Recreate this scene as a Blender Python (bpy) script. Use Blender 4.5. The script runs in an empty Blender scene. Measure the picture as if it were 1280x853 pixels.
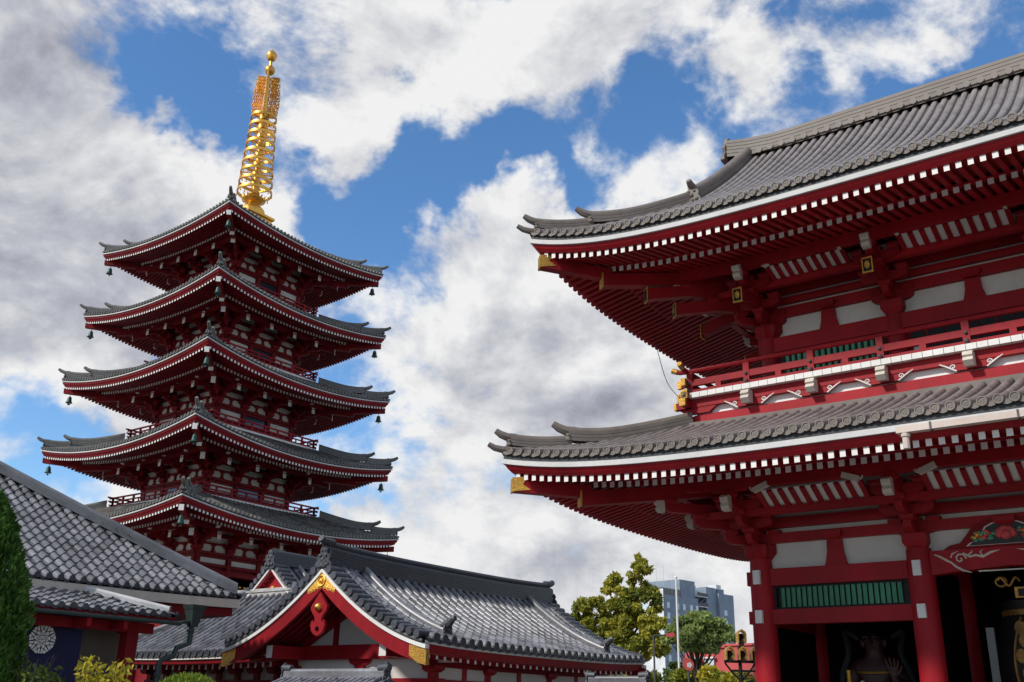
import bpy, math, random
from mathutils import Vector, Matrix
V=Vector; R=math.radians; rnd=random.Random(7)
S=bpy.context.scene; COL=S.collection
# ---------------------------------------------------------------- camera (frame: x east, y north, z up; eye 1.6 m)
cam=bpy.data.objects.new('camera',bpy.data.cameras.new('camera')); COL.objects.link(cam)
cam.data.sensor_width=36; cam.data.lens=34.85; cam.data.clip_end=3000; cam.data.clip_start=.1
CR,CU,CF=V((.80497173,.59292649,.02141691)),V((.19070378,-.29274853,.93697938)),V((-.56182967,.75015763,.34872762))
CF.normalize(); CR=(CR-CF*CR.dot(CF)).normalized(); CU=CR.cross(CF).normalized()
_m=Matrix((CR,CU,-CF)).transposed().to_4x4(); _m.translation=V((0,0,1.6)); cam.matrix_world=_m
S.camera=cam
# ---------------------------------------------------------------- light
SUN_AZ,SUN_EL=R(204),R(40)      # azimuth clockwise from north
sl=bpy.data.lights.new('sun','SUN'); sl.energy=4.0; sl.angle=R(4.5); sl.color=(1,.95,.87)
so=bpy.data.objects.new('sun',sl); COL.objects.link(so)
sd=V((math.sin(SUN_AZ)*math.cos(SUN_EL),math.cos(SUN_AZ)*math.cos(SUN_EL),math.sin(SUN_EL)))
so.rotation_euler=sd.to_track_quat('Z','Y').to_euler()
vs=S.view_settings; vs.view_transform='Standard'; vs.look='None'; vs.exposure=0.0; vs.gamma=1; vs.use_curve_mapping=False

def build_world():
    w=bpy.data.worlds.new('World'); S.world=w; w.use_nodes=True
    w.cycles.sampling_method='MANUAL'; w.cycles.sample_map_resolution=512
    nt=w.node_tree; N=nt.nodes; L=nt.links; N.clear()
    def nd(t,**k):
        n=N.new(t)
        for a,b in k.items(): setattr(n,a,b)
        return n
    def math_(op,a,b=None,c=None,clamp=False):
        n=nd('ShaderNodeMath',operation=op,use_clamp=clamp)
        for i,x in enumerate((a,b,c)):
            if x is None: continue
            if isinstance(x,(int,float)): n.inputs[i].default_value=x
            else: L.new(x,n.inputs[i])
        return n.outputs[0]
    def vec(op,a,b):
        n=nd('ShaderNodeVectorMath',operation=op)
        for i,x in enumerate((a,b)):
            if isinstance(x,(tuple,Vector)): n.inputs[i].default_value=x
            else: L.new(x,n.inputs[i])
        return n
    out=nd('ShaderNodeOutputWorld'); bg=nd('ShaderNodeBackground'); bg.inputs[1].default_value=.1
    L.new(bg.outputs[0],out.inputs[0])
    sky=nd('ShaderNodeTexSky',sky_type='NISHITA'); sky.sun_disc=False; sky.sun_elevation=SUN_EL; sky.sun_rotation=SUN_AZ
    sky.air_density=1.0; sky.dust_density=.15; sky.ozone_density=3.5
    tc=nd('ShaderNodeTexCoord'); d=tc.outputs['Generated']
    sep=nd('ShaderNodeSeparateXYZ'); L.new(d,sep.inputs[0])
    # perspective of a cloud deck: directions flattened towards the horizon
    p=vec('MULTIPLY',d,(1,1,1.45)).outputs[0]
    def noise(v,scale,det,rough,dist=0,off=(0,0,0)):
        n=nd('ShaderNodeTexNoise'); n.inputs['Scale'].default_value=scale; n.inputs['Detail'].default_value=det
        n.inputs['Roughness'].default_value=rough; n.inputs['Distortion'].default_value=dist
        a=vec('ADD',v,off); L.new(a.outputs[0],n.inputs['Vector']); return n.outputs['Fac']
    OFF=(3.1,7.7,1.3)
    n1=noise(p,5.6,14,.6,.2,OFF)
    SO=CR*-.02+CU*.05
    n2=noise(p,5.6,14,.6,.2,V(OFF)+SO)
    n3=noise(p,2.2,5,.5,.2,(9,2,4))
    n4=noise(p,13.,9,.62,.1,(1,5,2))
    # where the cloud banks and blue gaps stand, plus unseen ones added for ambient light: (azimuth, elevation, radius in degrees, weight)
    acc=None
    nrm=vec('NORMALIZE',d,(0,0,0)).outputs[0]
    # ragged outlines: the bank positions are looked up through a turbulent warp
    wn=nd('ShaderNodeTexNoise'); wn.inputs['Scale'].default_value=6; wn.inputs['Detail'].default_value=5; wn.inputs['Roughness'].default_value=.6; L.new(d,wn.inputs['Vector'])
    wv=nd('ShaderNodeVectorMath',operation='MULTIPLY_ADD'); L.new(wn.outputs['Color'],wv.inputs[0]); wv.inputs[1].default_value=(.26,)*3
    wc=vec('SUBTRACT',nrm,(.13,.13,.13)).outputs[0]; L.new(wc,wv.inputs[2]); nrm=vec('NORMALIZE',wv.outputs[0],(0,0,0)).outputs[0]
    def field(lst):
        acc=None
        for az,el,r,wt in lst:
            a,e=R(az),R(el); c=V((math.sin(a)*math.cos(e),math.cos(a)*math.cos(e),math.sin(e)))
            q=vec('DOT_PRODUCT',nrm,c).outputs['Value']
            kk=1/(1-math.cos(R(r)))
            g=math_('EXPONENT',math_('MULTIPLY_ADD',q,kk,-kk))
            acc=math_('MULTIPLY_ADD',g,wt,acc if acc is not None else 0.0)
        return acc
    acc=field(CLOUDS); grey=field(GREYS)
    dens=math_('ADD',math_('ADD',math_('MULTIPLY_ADD',n1,4.0,-2.06),math_('MULTIPLY',acc,.86)),math_('MULTIPLY_ADD',n4,.9,-.45))
    def sstep(x,a,b):
        n=nd('ShaderNodeMapRange',interpolation_type='SMOOTHSTEP'); L.new(x,n.inputs[0]); n.inputs[1].default_value=a; n.inputs[2].default_value=b
        return n.outputs[0]
    cov=sstep(dens,-.25,.42)
    # thin lit edges white, thick undersides grey
    lit=math_('SUBTRACT',n1,n2)
    b=math_('SUBTRACT',.92,math_('MULTIPLY',sstep(math_('ADD',grey,math_('MULTIPLY_ADD',n3,1.2,-.6)),-.1,1.2),.42))
    b=math_('ADD',b,math_('MULTIPLY',lit,1.9))
    b=math_('ADD',b,math_('MULTIPLY_ADD',n4,.32,-.16))
    b=math_('MAXIMUM',math_('MINIMUM',b,1.1),.2)
    ramp=nd('ShaderNodeValToRGB'); L.new(b,ramp.inputs[0]); e=ramp.color_ramp.elements
    e[0].position=.2; e[0].color=(.27,.285,.345,1); e[1].position=1.0; e[1].color=(.90,.90,.90,1)
    m=e.new(.55); m.color=(.50,.515,.575,1)
    cs=nd('ShaderNodeVectorMath',operation='SCALE'); L.new(ramp.outputs[0],cs.inputs[0]); cs.inputs['Scale'].default_value=9.8
    hs=nd('ShaderNodeHueSaturation'); hs.inputs['Saturation'].default_value=1.16; hs.inputs['Value'].default_value=1.8
    L.new(sky.outputs[0],hs.inputs['Color'])
    mx=nd('ShaderNodeMix',data_type='RGBA'); L.new(cov,mx.inputs[0]); L.new(hs.outputs[0],mx.inputs[6]); L.new(cs.outputs[0],mx.inputs[7])
    L.new(mx.outputs[2],bg.inputs[0])
CLOUDS=[(-63.6, 21.9, 7.1, 0.75), (-66.9, 31.2, 6.1, 0.75), (-58.4, 28.3, 3.2, 0.55), (-61.3, 28.0, 3.0, 0.5), (-53.5, 25.8, 4.2, 0.5), (-48.7, 26.6, 2.3, 0.45), (-54.2, 37.0, 2.6, 0.45), (-46.7, 36.7, 3.9, 0.5), (-39.5, 37.2, 4.9, 0.5), (-46.2, 32.5, 2.7, 0.5), (-38.3, 33.8, 2.7, 0.45), (-34.5, 31.5, 1.1, 0.3), (-31.8, 37.3, 4.0, 0.45), (-22.7, 35.7, 2.8, 0.5), (-13.1, 35.5, 3.1, 0.55), (-17.5, 35.7, 2.1, 0.3), (-9.2, 35.7, 2.4, 0.3), (-28.7, 29.6, 2.0, 0.32), (-32.3, 30.8, 1.4, 0.2), (-39.1, 27.3, 2.1, 0.3), (-43.3, 25.3, 1.8, 0.5), (-36.9, 24.4, 4.2, 0.4), (-32.9, 22.1, 6.5, 0.75), (-41.2, 19.6, 5.1, 0.6), (-31.0, 17.1, 5.5, 0.6), (-39.5, 14.2, 2.8, 0.4), (-46.1, 19.8, 2.7, 0.3), (-38.4, 8.8, 5.0, 0.55), (-30.2, 8.5, 5.4, 0.55), (-44.4, 9.9, 2.7, 0.4), (-24.9, 8.1, 2.7, 0.4), (-60.4, 18.2, 3.8, 0.45), (-63.2, 17.3, 2.5, 0.3), (-59.6, 13.3, 2.1, 0.3), (-59.9, 9.9, 1.7, 0.45), (-64.4, 14.2, 1.6, 0.25), (-33.8, 4.1, 5.3, 0.5), (-25.0, 4.6, 5.2, 0.4), (-59.4, 4.5, 4.9, 0.3), (-37.3, 3.6, 4.0, 0.4), (-51.4, 4.9, 5.2, 0.4), (-59.2, 32.7, 2.1, -0.75), (-56.0, 31.2, 2.0, -0.7), (-49.8, 29.7, 1.9, -0.55), (-42.3, 29.9, 3.6, -0.85), (-46.9, 28.4, 1.8, -0.5), (-34.4, 29.4, 2.5, -0.5), (-36.6, 30.6, 1.8, -0.4), (-26.5, 32.8, 2.5, -0.55), (-24.3, 26.6, 2.7, -0.55), (-25.2, 37.6, 1.5, -0.3), (-19.9, 37.4, 1.5, -0.25), (-6.6, 34.3, 1.8, -0.8), (-11.3, 31.7, 2.5, -0.55), (-18.3, 33.2, 1.9, -0.45), (-30.2, 32.9, 1.8, -0.35), (-32.9, 28.8, 2.7, -0.35), (-39.2, 29.1, 2.3, -0.3), (-24.0, 30.8, 2.2, -0.3), (-45.6, 13.9, 2.7, -0.5), (-36.6, 12.4, 2.3, -0.5), (-40.4, 11.9, 1.8, -0.4), (-62.5, 13.4, 1.9, -0.45), (-62.0, 10.7, 2.3, -0.5), (-56.9, 11.7, 1.7, -0.3), (-38.6, 28.7, 1.4, -0.3), (-46.0, 23.9, 0.9, -0.2), (60, 40, 40, 0.2), (175, 42, 55, 0.5), (-140, 40, 40, 0.1), (100, 70, 30, -0.2)]  # last entries lie out of view, added to set the ambient light
GREYS=[(-67.0, 31.6, 6.5, 0.45), (-64.1, 22.2, 6.7, 0.8), (-59.0, 22.8, 3.5, 0.4), (-60.8, 18.1, 3.4, 0.35), (-33.9, 20.3, 4.6, 0.3), (-37.7, 17.9, 4.6, 0.35), (-31.0, 17.1, 4.1, 0.4), (-40.7, 18.3, 2.8, 0.25), (-33.8, 9.8, 5.0, 0.3), (-25.7, 8.9, 3.6, 0.4), (-43.9, 37.0, 2.2, 0.25), (-36.7, 34.3, 2.2, 0.2), (-13.2, 34.9, 2.5, 0.2), (-29.1, 14.3, 3.6, 0.4), (-62.7, 34.8, 3.3, 0.4), (-140, 40, 50, 0.5), (175, 42, 50, 1.1)]  # last entries: unseen grey banks added to dim and neutralise the shade

build_world()
# ---------------------------------------------------------------- materials
def material(name,col,rough=.6,metal=0,var=.12,scale=3.,bump=0,bscale=40,tint=0,spec=.5,dirt=0,dirtcol=(.03,.025,.02),streak=False):
    m=bpy.data.materials.new(name); m.use_nodes=True; nt=m.node_tree; N=nt.nodes; L=nt.links; N.clear()
    o=N.new('ShaderNodeOutputMaterial'); b=N.new('ShaderNodeBsdfPrincipled'); L.new(b.outputs[0],o.inputs[0])
    b.inputs['Roughness'].default_value=rough; b.inputs['Metallic'].default_value=metal; b.inputs['Specular IOR Level'].default_value=spec
    tc=N.new('ShaderNodeTexCoord'); mp=N.new('ShaderNodeMapping'); L.new(tc.outputs['Object'],mp.inputs[0])
    if streak: mp.inputs['Scale'].default_value=(1,1,.22)
    n=N.new('ShaderNodeTexNoise'); n.inputs['Scale'].default_value=scale; n.inputs['Detail'].default_value=7; n.inputs['Roughness'].default_value=.62
    L.new(mp.outputs[0],n.inputs[0])
    mr=N.new('ShaderNodeMapRange'); L.new(n.outputs[0],mr.inputs[0]); mr.inputs[1].default_value=.25; mr.inputs[2].default_value=.75
    mr.inputs[3].default_value=1-var; mr.inputs[4].default_value=1+var
    sc=N.new('ShaderNodeVectorMath'); sc.operation='SCALE'; sc.inputs[0].default_value=col[:3]; L.new(mr.outputs[0],sc.inputs['Scale'])
    oi=N.new('ShaderNodeObjectInfo'); n5=N.new('ShaderNodeTexNoise'); n5.inputs['Scale'].default_value=.55; n5.inputs['Detail'].default_value=5; L.new(tc.outputs['Object'],n5.inputs[0])
    r5=N.new('ShaderNodeMapRange'); L.new(n5.outputs[0],r5.inputs[0]); r5.inputs[1].default_value=.3; r5.inputs[2].default_value=.7; r5.inputs[3].default_value=1-var*1.2; r5.inputs[4].default_value=1+var*1.2
    r6=N.new('ShaderNodeMapRange'); L.new(oi.outputs['Random'],r6.inputs[0]); r6.inputs[3].default_value=1-var*.7; r6.inputs[4].default_value=1+var*.7
    mm=N.new('ShaderNodeMath'); mm.operation='MULTIPLY'; L.new(r5.outputs[0],mm.inputs[0]); L.new(r6.outputs[0],mm.inputs[1])
    s3=N.new('ShaderNodeVectorMath'); s3.operation='SCALE'; L.new(sc.outputs[0],s3.inputs[0]); L.new(mm.outputs[0],s3.inputs['Scale'])
    c=s3.outputs[0]
    if tint:
        a=N.new('ShaderNodeAttribute'); a.attribute_name='tint'
        r2=N.new('ShaderNodeMapRange'); L.new(a.outputs['Fac'],r2.inputs[0]); r2.inputs[3].default_value=1-tint; r2.inputs[4].default_value=1+tint
        s2=N.new('ShaderNodeVectorMath'); s2.operation='SCALE'; L.new(c,s2.inputs[0]); L.new(r2.outputs[0],s2.inputs['Scale']); c=s2.outputs[0]
    if dirt:
        n2=N.new('ShaderNodeTexNoise'); n2.inputs['Scale'].default_value=scale*2.3; n2.inputs['Detail'].default_value=8; n2.inputs['Roughness'].default_value=.7
        L.new(mp.outputs[0],n2.inputs[0])
        r3=N.new('ShaderNodeMapRange'); L.new(n2.outputs[0],r3.inputs[0]); r3.inputs[1].default_value=.5; r3.inputs[2].default_value=.8; r3.inputs[4].default_value=dirt
        mx=N.new('ShaderNodeMix'); mx.data_type='RGBA'; L.new(r3.outputs[0],mx.inputs[0]); L.new(c,mx.inputs[6]); mx.inputs[7].default_value=(*dirtcol,1); c=mx.outputs[2]
    L.new(c,b.inputs['Base Color'])
    rr=N.new('ShaderNodeMapRange'); L.new(n.outputs[0],rr.inputs[0]); rr.inputs[3].default_value=max(.02,rough-.1); rr.inputs[4].default_value=min(1,rough+.12); L.new(rr.outputs[0],b.inputs['Roughness'])
    if bump:
        n3=N.new('ShaderNodeTexNoise'); n3.inputs['Scale'].default_value=bscale; n3.inputs['Detail'].default_value=4; L.new(tc.outputs['Object'],n3.inputs[0])
        bp=N.new('ShaderNodeBump'); bp.inputs['Strength'].default_value=bump; bp.inputs['Distance'].default_value=.02; L.new(n3.outputs[0],bp.inputs['Height']); L.new(bp.outputs[0],b.inputs['Normal'])
    return m
def leafmat(name,c1,c2,tr=.35):
    m=bpy.data.materials.new(name); m.use_nodes=True; nt=m.node_tree; N=nt.nodes; L=nt.links; N.clear()
    o=N.new('ShaderNodeOutputMaterial'); b=N.new('ShaderNodeBsdfPrincipled'); b.inputs['Roughness'].default_value=.6; b.inputs['Specular IOR Level'].default_value=.3
    a=N.new('ShaderNodeAttribute'); a.attribute_name='tint'
    mx=N.new('ShaderNodeMix'); mx.data_type='RGBA'; L.new(a.outputs['Fac'],mx.inputs[0]); mx.inputs[6].default_value=(*c1,1); mx.inputs[7].default_value=(*c2,1)
    L.new(mx.outputs[2],b.inputs['Base Color'])
    t=N.new('ShaderNodeBsdfTranslucent'); L.new(mx.outputs[2],t.inputs[0]); ms=N.new('ShaderNodeMixShader'); ms.inputs[0].default_value=tr
    L.new(b.outputs[0],ms.inputs[1]); L.new(t.outputs[0],ms.inputs[2]); L.new(ms.outputs[0],o.inputs[0]); return m
M={}
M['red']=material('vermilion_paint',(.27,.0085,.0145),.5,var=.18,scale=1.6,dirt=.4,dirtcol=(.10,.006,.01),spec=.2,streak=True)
M['dred']=material('darkened_vermilion',(.175,.0085,.0125),.6,var=.18,scale=2.,dirt=.35,dirtcol=(.07,.006,.01),spec=.15,streak=True)  # deeper red; on soffits the under-eave shade is painted into it
M['white']=material('white_paint',(.68,.67,.65),.6,var=.07,scale=3,dirt=.3,dirtcol=(.45,.42,.38))
M['cream']=material('cream_paint',(.52,.47,.41),.6,var=.1,scale=4,dirt=.2,dirtcol=(.35,.3,.25))
M['plaster']=material('white_plaster',(.58,.56,.53),.8,var=.08,scale=1.6,dirt=.45,dirtcol=(.5,.46,.42))
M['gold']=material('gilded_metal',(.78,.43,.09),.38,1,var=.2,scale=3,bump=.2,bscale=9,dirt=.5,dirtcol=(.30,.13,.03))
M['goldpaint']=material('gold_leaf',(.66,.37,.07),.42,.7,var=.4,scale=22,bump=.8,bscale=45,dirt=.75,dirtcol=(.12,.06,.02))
M['black']=material('black_lacquer',(.007,.007,.008),.5,var=.2,spec=.25)
M['dark']=material('dark_interior',(.007,.005,.005),1.,var=.2,spec=.05)  # near-black; on the gate's inner faces the unlit depth is in the colour
M['tile']=material('grey_roof_tile',(.135,.137,.152),.38,var=.26,scale=5,tint=.45,spec=.6,dirt=.55,dirtcol=(.05,.05,.055))
M['tiled']=material('dark_ridge_tile',(.055,.058,.07),.45,var=.25,scale=5,tint=.3,spec=.5,dirt=.4,dirtcol=(.035,.036,.04))
M['gtile']=material('grey_titanium_tile',(.20,.178,.175),.42,.0,var=.12,scale=2,tint=.16,spec=.5,dirt=.25,dirtcol=(.13,.115,.11))
M['gridge']=material('brown_grey_ridge_tile',(.15,.128,.112),.6,var=.15,scale=4,tint=.15,dirt=.3,dirtcol=(.08,.07,.06))
M['ptile']=material('pagoda_tile',(.115,.112,.105),.45,var=.2,scale=3,tint=.45,spec=.6,dirt=.3,dirtcol=(.09,.09,.085))
M['lead']=material('blackened_edge',(.02,.022,.026),.6)
M['copper']=material('green_copper',(.018,.034,.03),.6,var=.3,scale=6,dirt=.4,dirtcol=(.02,.03,.03))
M['bell']=material('verdigris_bronze',(.012,.05,.042),.5,.3,var=.3,scale=12)
M['green']=material('green_lattice_paint',(.065,.25,.15),.6,var=.2,scale=6,dirt=.4,dirtcol=(.03,.09,.05))
M['navy']=material('navy_cloth',(.014,.016,.06),.9,var=.2,scale=3,bump=.2,bscale=8)
M['stone']=material('pale_stone',(.34,.33,.32),.8,var=.25,scale=5,dirt=.5,dirtcol=(.12,.12,.12))
M['tan']=material('tan_board',(.12,.10,.085),.8,var=.15)
M['bark']=material('bark',(.07,.05,.035),.9,var=.3,scale=8,bump=.6,bscale=20)
M['steel']=material('painted_steel',(.5,.5,.5),.5,var=.1)
M['dsteel']=material('dark_steel',(.06,.06,.065),.5,var=.1)
M['gutter']=material('buff_gutter_metal',(.52,.43,.38),.5,var=.1,scale=2,dirt=.2,dirtcol=(.3,.25,.22))
M['slate']=material('blue_grey_cladding',(.18,.23,.30),.7,var=.1,scale=.4)
M['paleclad']=material('pale_cladding',(.6,.62,.64),.7,var=.08,scale=.4)
M['glass']=material('window_glass',(.45,.55,.62),.1,var=.1,spec=.8)
M['dglass']=material('dark_glass',(.03,.04,.05),.1,var=.1,spec=.8)
M['brick']=material('red_wall_paint',(.48,.07,.07),.7,var=.1)
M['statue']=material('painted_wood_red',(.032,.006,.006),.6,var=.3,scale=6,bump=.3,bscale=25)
M['robe']=material('painted_robe',(.12,.085,.06),.7,var=.5,scale=9,dirt=.6,dirtcol=(.05,.04,.03))
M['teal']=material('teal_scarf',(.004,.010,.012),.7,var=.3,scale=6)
M['bronze']=material('dark_bronze',(.012,.010,.010),.55,.4,var=.3,scale=8,bump=.4,bscale=50)
M['pink']=material('carved_peony',(.5,.06,.06),.6,var=.3,scale=10)
M['eavewhite']=material('weathered_white_board',(.50,.50,.50),.65,var=.08,scale=3,dirt=.35,dirtcol=(.3,.28,.26))
M['dgold']=material('shaded_gold_leaf',(.30,.16,.035),.45,.6,var=.4,scale=14,dirt=.7,dirtcol=(.03,.02,.01))  # darker copy of the gold leaf, the gate's shade put into its colour
M['ground']=material('stone_paving',(.17,.165,.157),.85,var=.15,scale=.8,bump=.3,bscale=6)
# ---------------------------------------------------------------- mesh helper
class MB:
    def __init__(s): s.v=[];s.f=[];s.m=[];s.t=[];s.X=None;s.mi=0;s.tint=.5
    def P(s,p):
        p=V(p)
        if s.X is not None: p=s.X@p
        s.v.append(p); return len(s.v)-1
    def F(s,idx,mi=None,tint=None):
        s.f.append(idx); s.m.append(s.mi if mi is None else mi); s.t.append(s.tint if tint is None else tint)
    def poly(s,pts,mi=None,tint=None): s.F([s.P(p) for p in pts],mi,tint)
    def hexa(s,p,mi=None,end=None,tint=None):
        """p: 4 points of one end, 4 of the other; end = material of the first end"""
        i=[s.P(q) for q in p]
        s.F([i[0],i[1],i[2],i[3]],mi if end is None else end,tint); s.F([i[7],i[6],i[5],i[4]],mi,tint)
        for a in range(4):
            b=(a+1)%4; s.F([i[a],i[a+4],i[b+4],i[b]],mi,tint)
    def box(s,c,sz,mi=None,rz=0,end=None,tint=None):
        x,y,z=sz[0]/2,sz[1]/2,sz[2]/2; c=V(c); ca,sa=math.cos(rz),math.sin(rz)
        def q(a,b,d): return c+V((a*ca-b*sa,a*sa+b*ca,d))
        s.hexa([q(-x,-y,-z),q(x,-y,-z),q(x,-y,z),q(-x,-y,z),q(-x,y,-z),q(x,y,-z),q(x,y,z),q(-x,y,z)],mi,end,tint)
    def box2(s,a,b,mi=None,tint=None):
        s.box([(a[i]+b[i])/2 for i in range(3)],[abs(a[i]-b[i]) for i in range(3)],mi,tint=tint)
    def beam(s,a,b,w,h,mi=None,end=None,end2=None,up=(0,0,1)):
        a,b=V(a),V(b); d=(b-a).normalized(); sd_=d.cross(V(up)).normalized(); u=sd_.cross(d)
        def r(c): return [c-sd_*w/2-u*h/2,c+sd_*w/2-u*h/2,c+sd_*w/2+u*h/2,c-sd_*w/2+u*h/2]
        n0=len(s.f); s.hexa(r(a)+r(b),mi,end)
        if end2 is not None: s.m[n0+1]=end2
    def prism(s,pts,off,mi=None,cap=None,tint=None):
        off=V(off); a=[s.P(p) for p in pts]; b=[s.P(V(p)+off) for p in pts]; n=len(pts)
        s.F(a[::-1],mi if cap is None else cap,tint); s.F(b,mi if cap is None else cap,tint)
        for i in range(n): j=(i+1)%n; s.F([a[i],a[j],b[j],b[i]],mi,tint)
    def tube(s,path,r,n=8,mi=None,caps=True,tint=None):
        path=[V(p) for p in path]; rs=r if isinstance(r,(list,tuple)) else [r]*len(path); rings=[]
        ref=None
        for i,p in enumerate(path):
            d=(path[min(i+1,len(path)-1)]-path[max(i-1,0)]).normalized()
            if ref is None: ref=d.orthogonal().normalized()
            a=(ref-d*ref.dot(d)); a=a.normalized() if a.length>1e-6 else d.orthogonal().normalized(); ref=a; b=d.cross(a)
            rings.append([s.P(p+(a*math.cos(2*math.pi*k/n)+b*math.sin(2*math.pi*k/n))*rs[i]) for k in range(n)])
        for q in range(len(rings)-1):
            for k in range(n): j=(k+1)%n; s.F([rings[q][k],rings[q][j],rings[q+1][j],rings[q+1][k]],mi,tint)
        if caps: s.F(rings[0][::-1],mi,tint); s.F(rings[-1],mi,tint)
    def lathe(s,c,prof,n=16,mi=None,tint=None,seg=None,caps=True):
        c=V(c); rings=[[s.P(c+V((r*math.cos(2*math.pi*k/n),r*math.sin(2*math.pi*k/n),z))) for k in range(n)] for r,z in prof]
        for q in range(len(rings)-1):
            for k in range(n): j=(k+1)%n; s.F([rings[q][k],rings[q][j],rings[q+1][j],rings[q+1][k]],mi if seg is None else seg[q],tint)
        if caps: s.F(rings[0][::-1],mi,tint); s.F(rings[-1],mi,tint)
    def sphere(s,c,r,n=10,mi=None,sz=1,tint=None):
        s.lathe(c,[(max(.001,r*math.cos(a)),r*sz*math.sin(a)) for a in [math.pi*(k/n-.5) for k in range(n+1)]],n+2,mi,tint)
    def mesh(s,name,mats,off=V((0,0,0)),smooth=None):
        me=bpy.data.meshes.new(name); me.from_pydata([tuple(p-off) for p in s.v],[],s.f)
        for m in mats: me.materials.append(M[m])
        me.polygons.foreach_set('material_index',s.m)
        at=me.attributes.new('tint','FLOAT','FACE'); at.data.foreach_set('value',s.t)
        if smooth:
            me.polygons.foreach_set('use_smooth',[True]*len(me.polygons)); me.set_sharp_from_angle(angle=R(smooth))
        me.update(); return me
WL={}
def tag(o,label,cat,group=None,kind=None):
    if label: o['label']=label
    if cat: o['category']=cat
    if group: o['group']=group
    if kind: o['kind']=kind
    return o
def thing(name,label,cat,loc,group=None):
    o=bpy.data.objects.new(name,None); COL.objects.link(o); o.location=loc; o.empty_display_size=.2; WL[o.name]=V(loc); return tag(o,label,cat,group)
def part(name,mb,mats,parent,smooth=None,label=None):
    """mesh in world coordinates, hung under its parent"""
    off=WL[parent.name]; o=bpy.data.objects.new(name,mb.mesh(name,mats,off,smooth)); COL.objects.link(o); o.parent=parent; WL[o.name]=off
    if label: o['label']=label
    return o
def solo(name,mb,mats,loc,label=None,cat=None,group=None,kind=None,smooth=None):
    o=bpy.data.objects.new(name,mb.mesh(name,mats,V(loc),smooth)); COL.objects.link(o); o.location=loc; WL[o.name]=V(loc); return tag(o,label,cat,group,kind)
def inst(name,me,parent,loc,rz=0,sc=1):
    o=bpy.data.objects.new(name,me); COL.objects.link(o); o.parent=parent; o.location=V(loc)-WL[parent.name]; o.rotation_euler=(0,0,rz); o.scale=(sc,)*3; WL[o.name]=V(loc); return o
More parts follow.
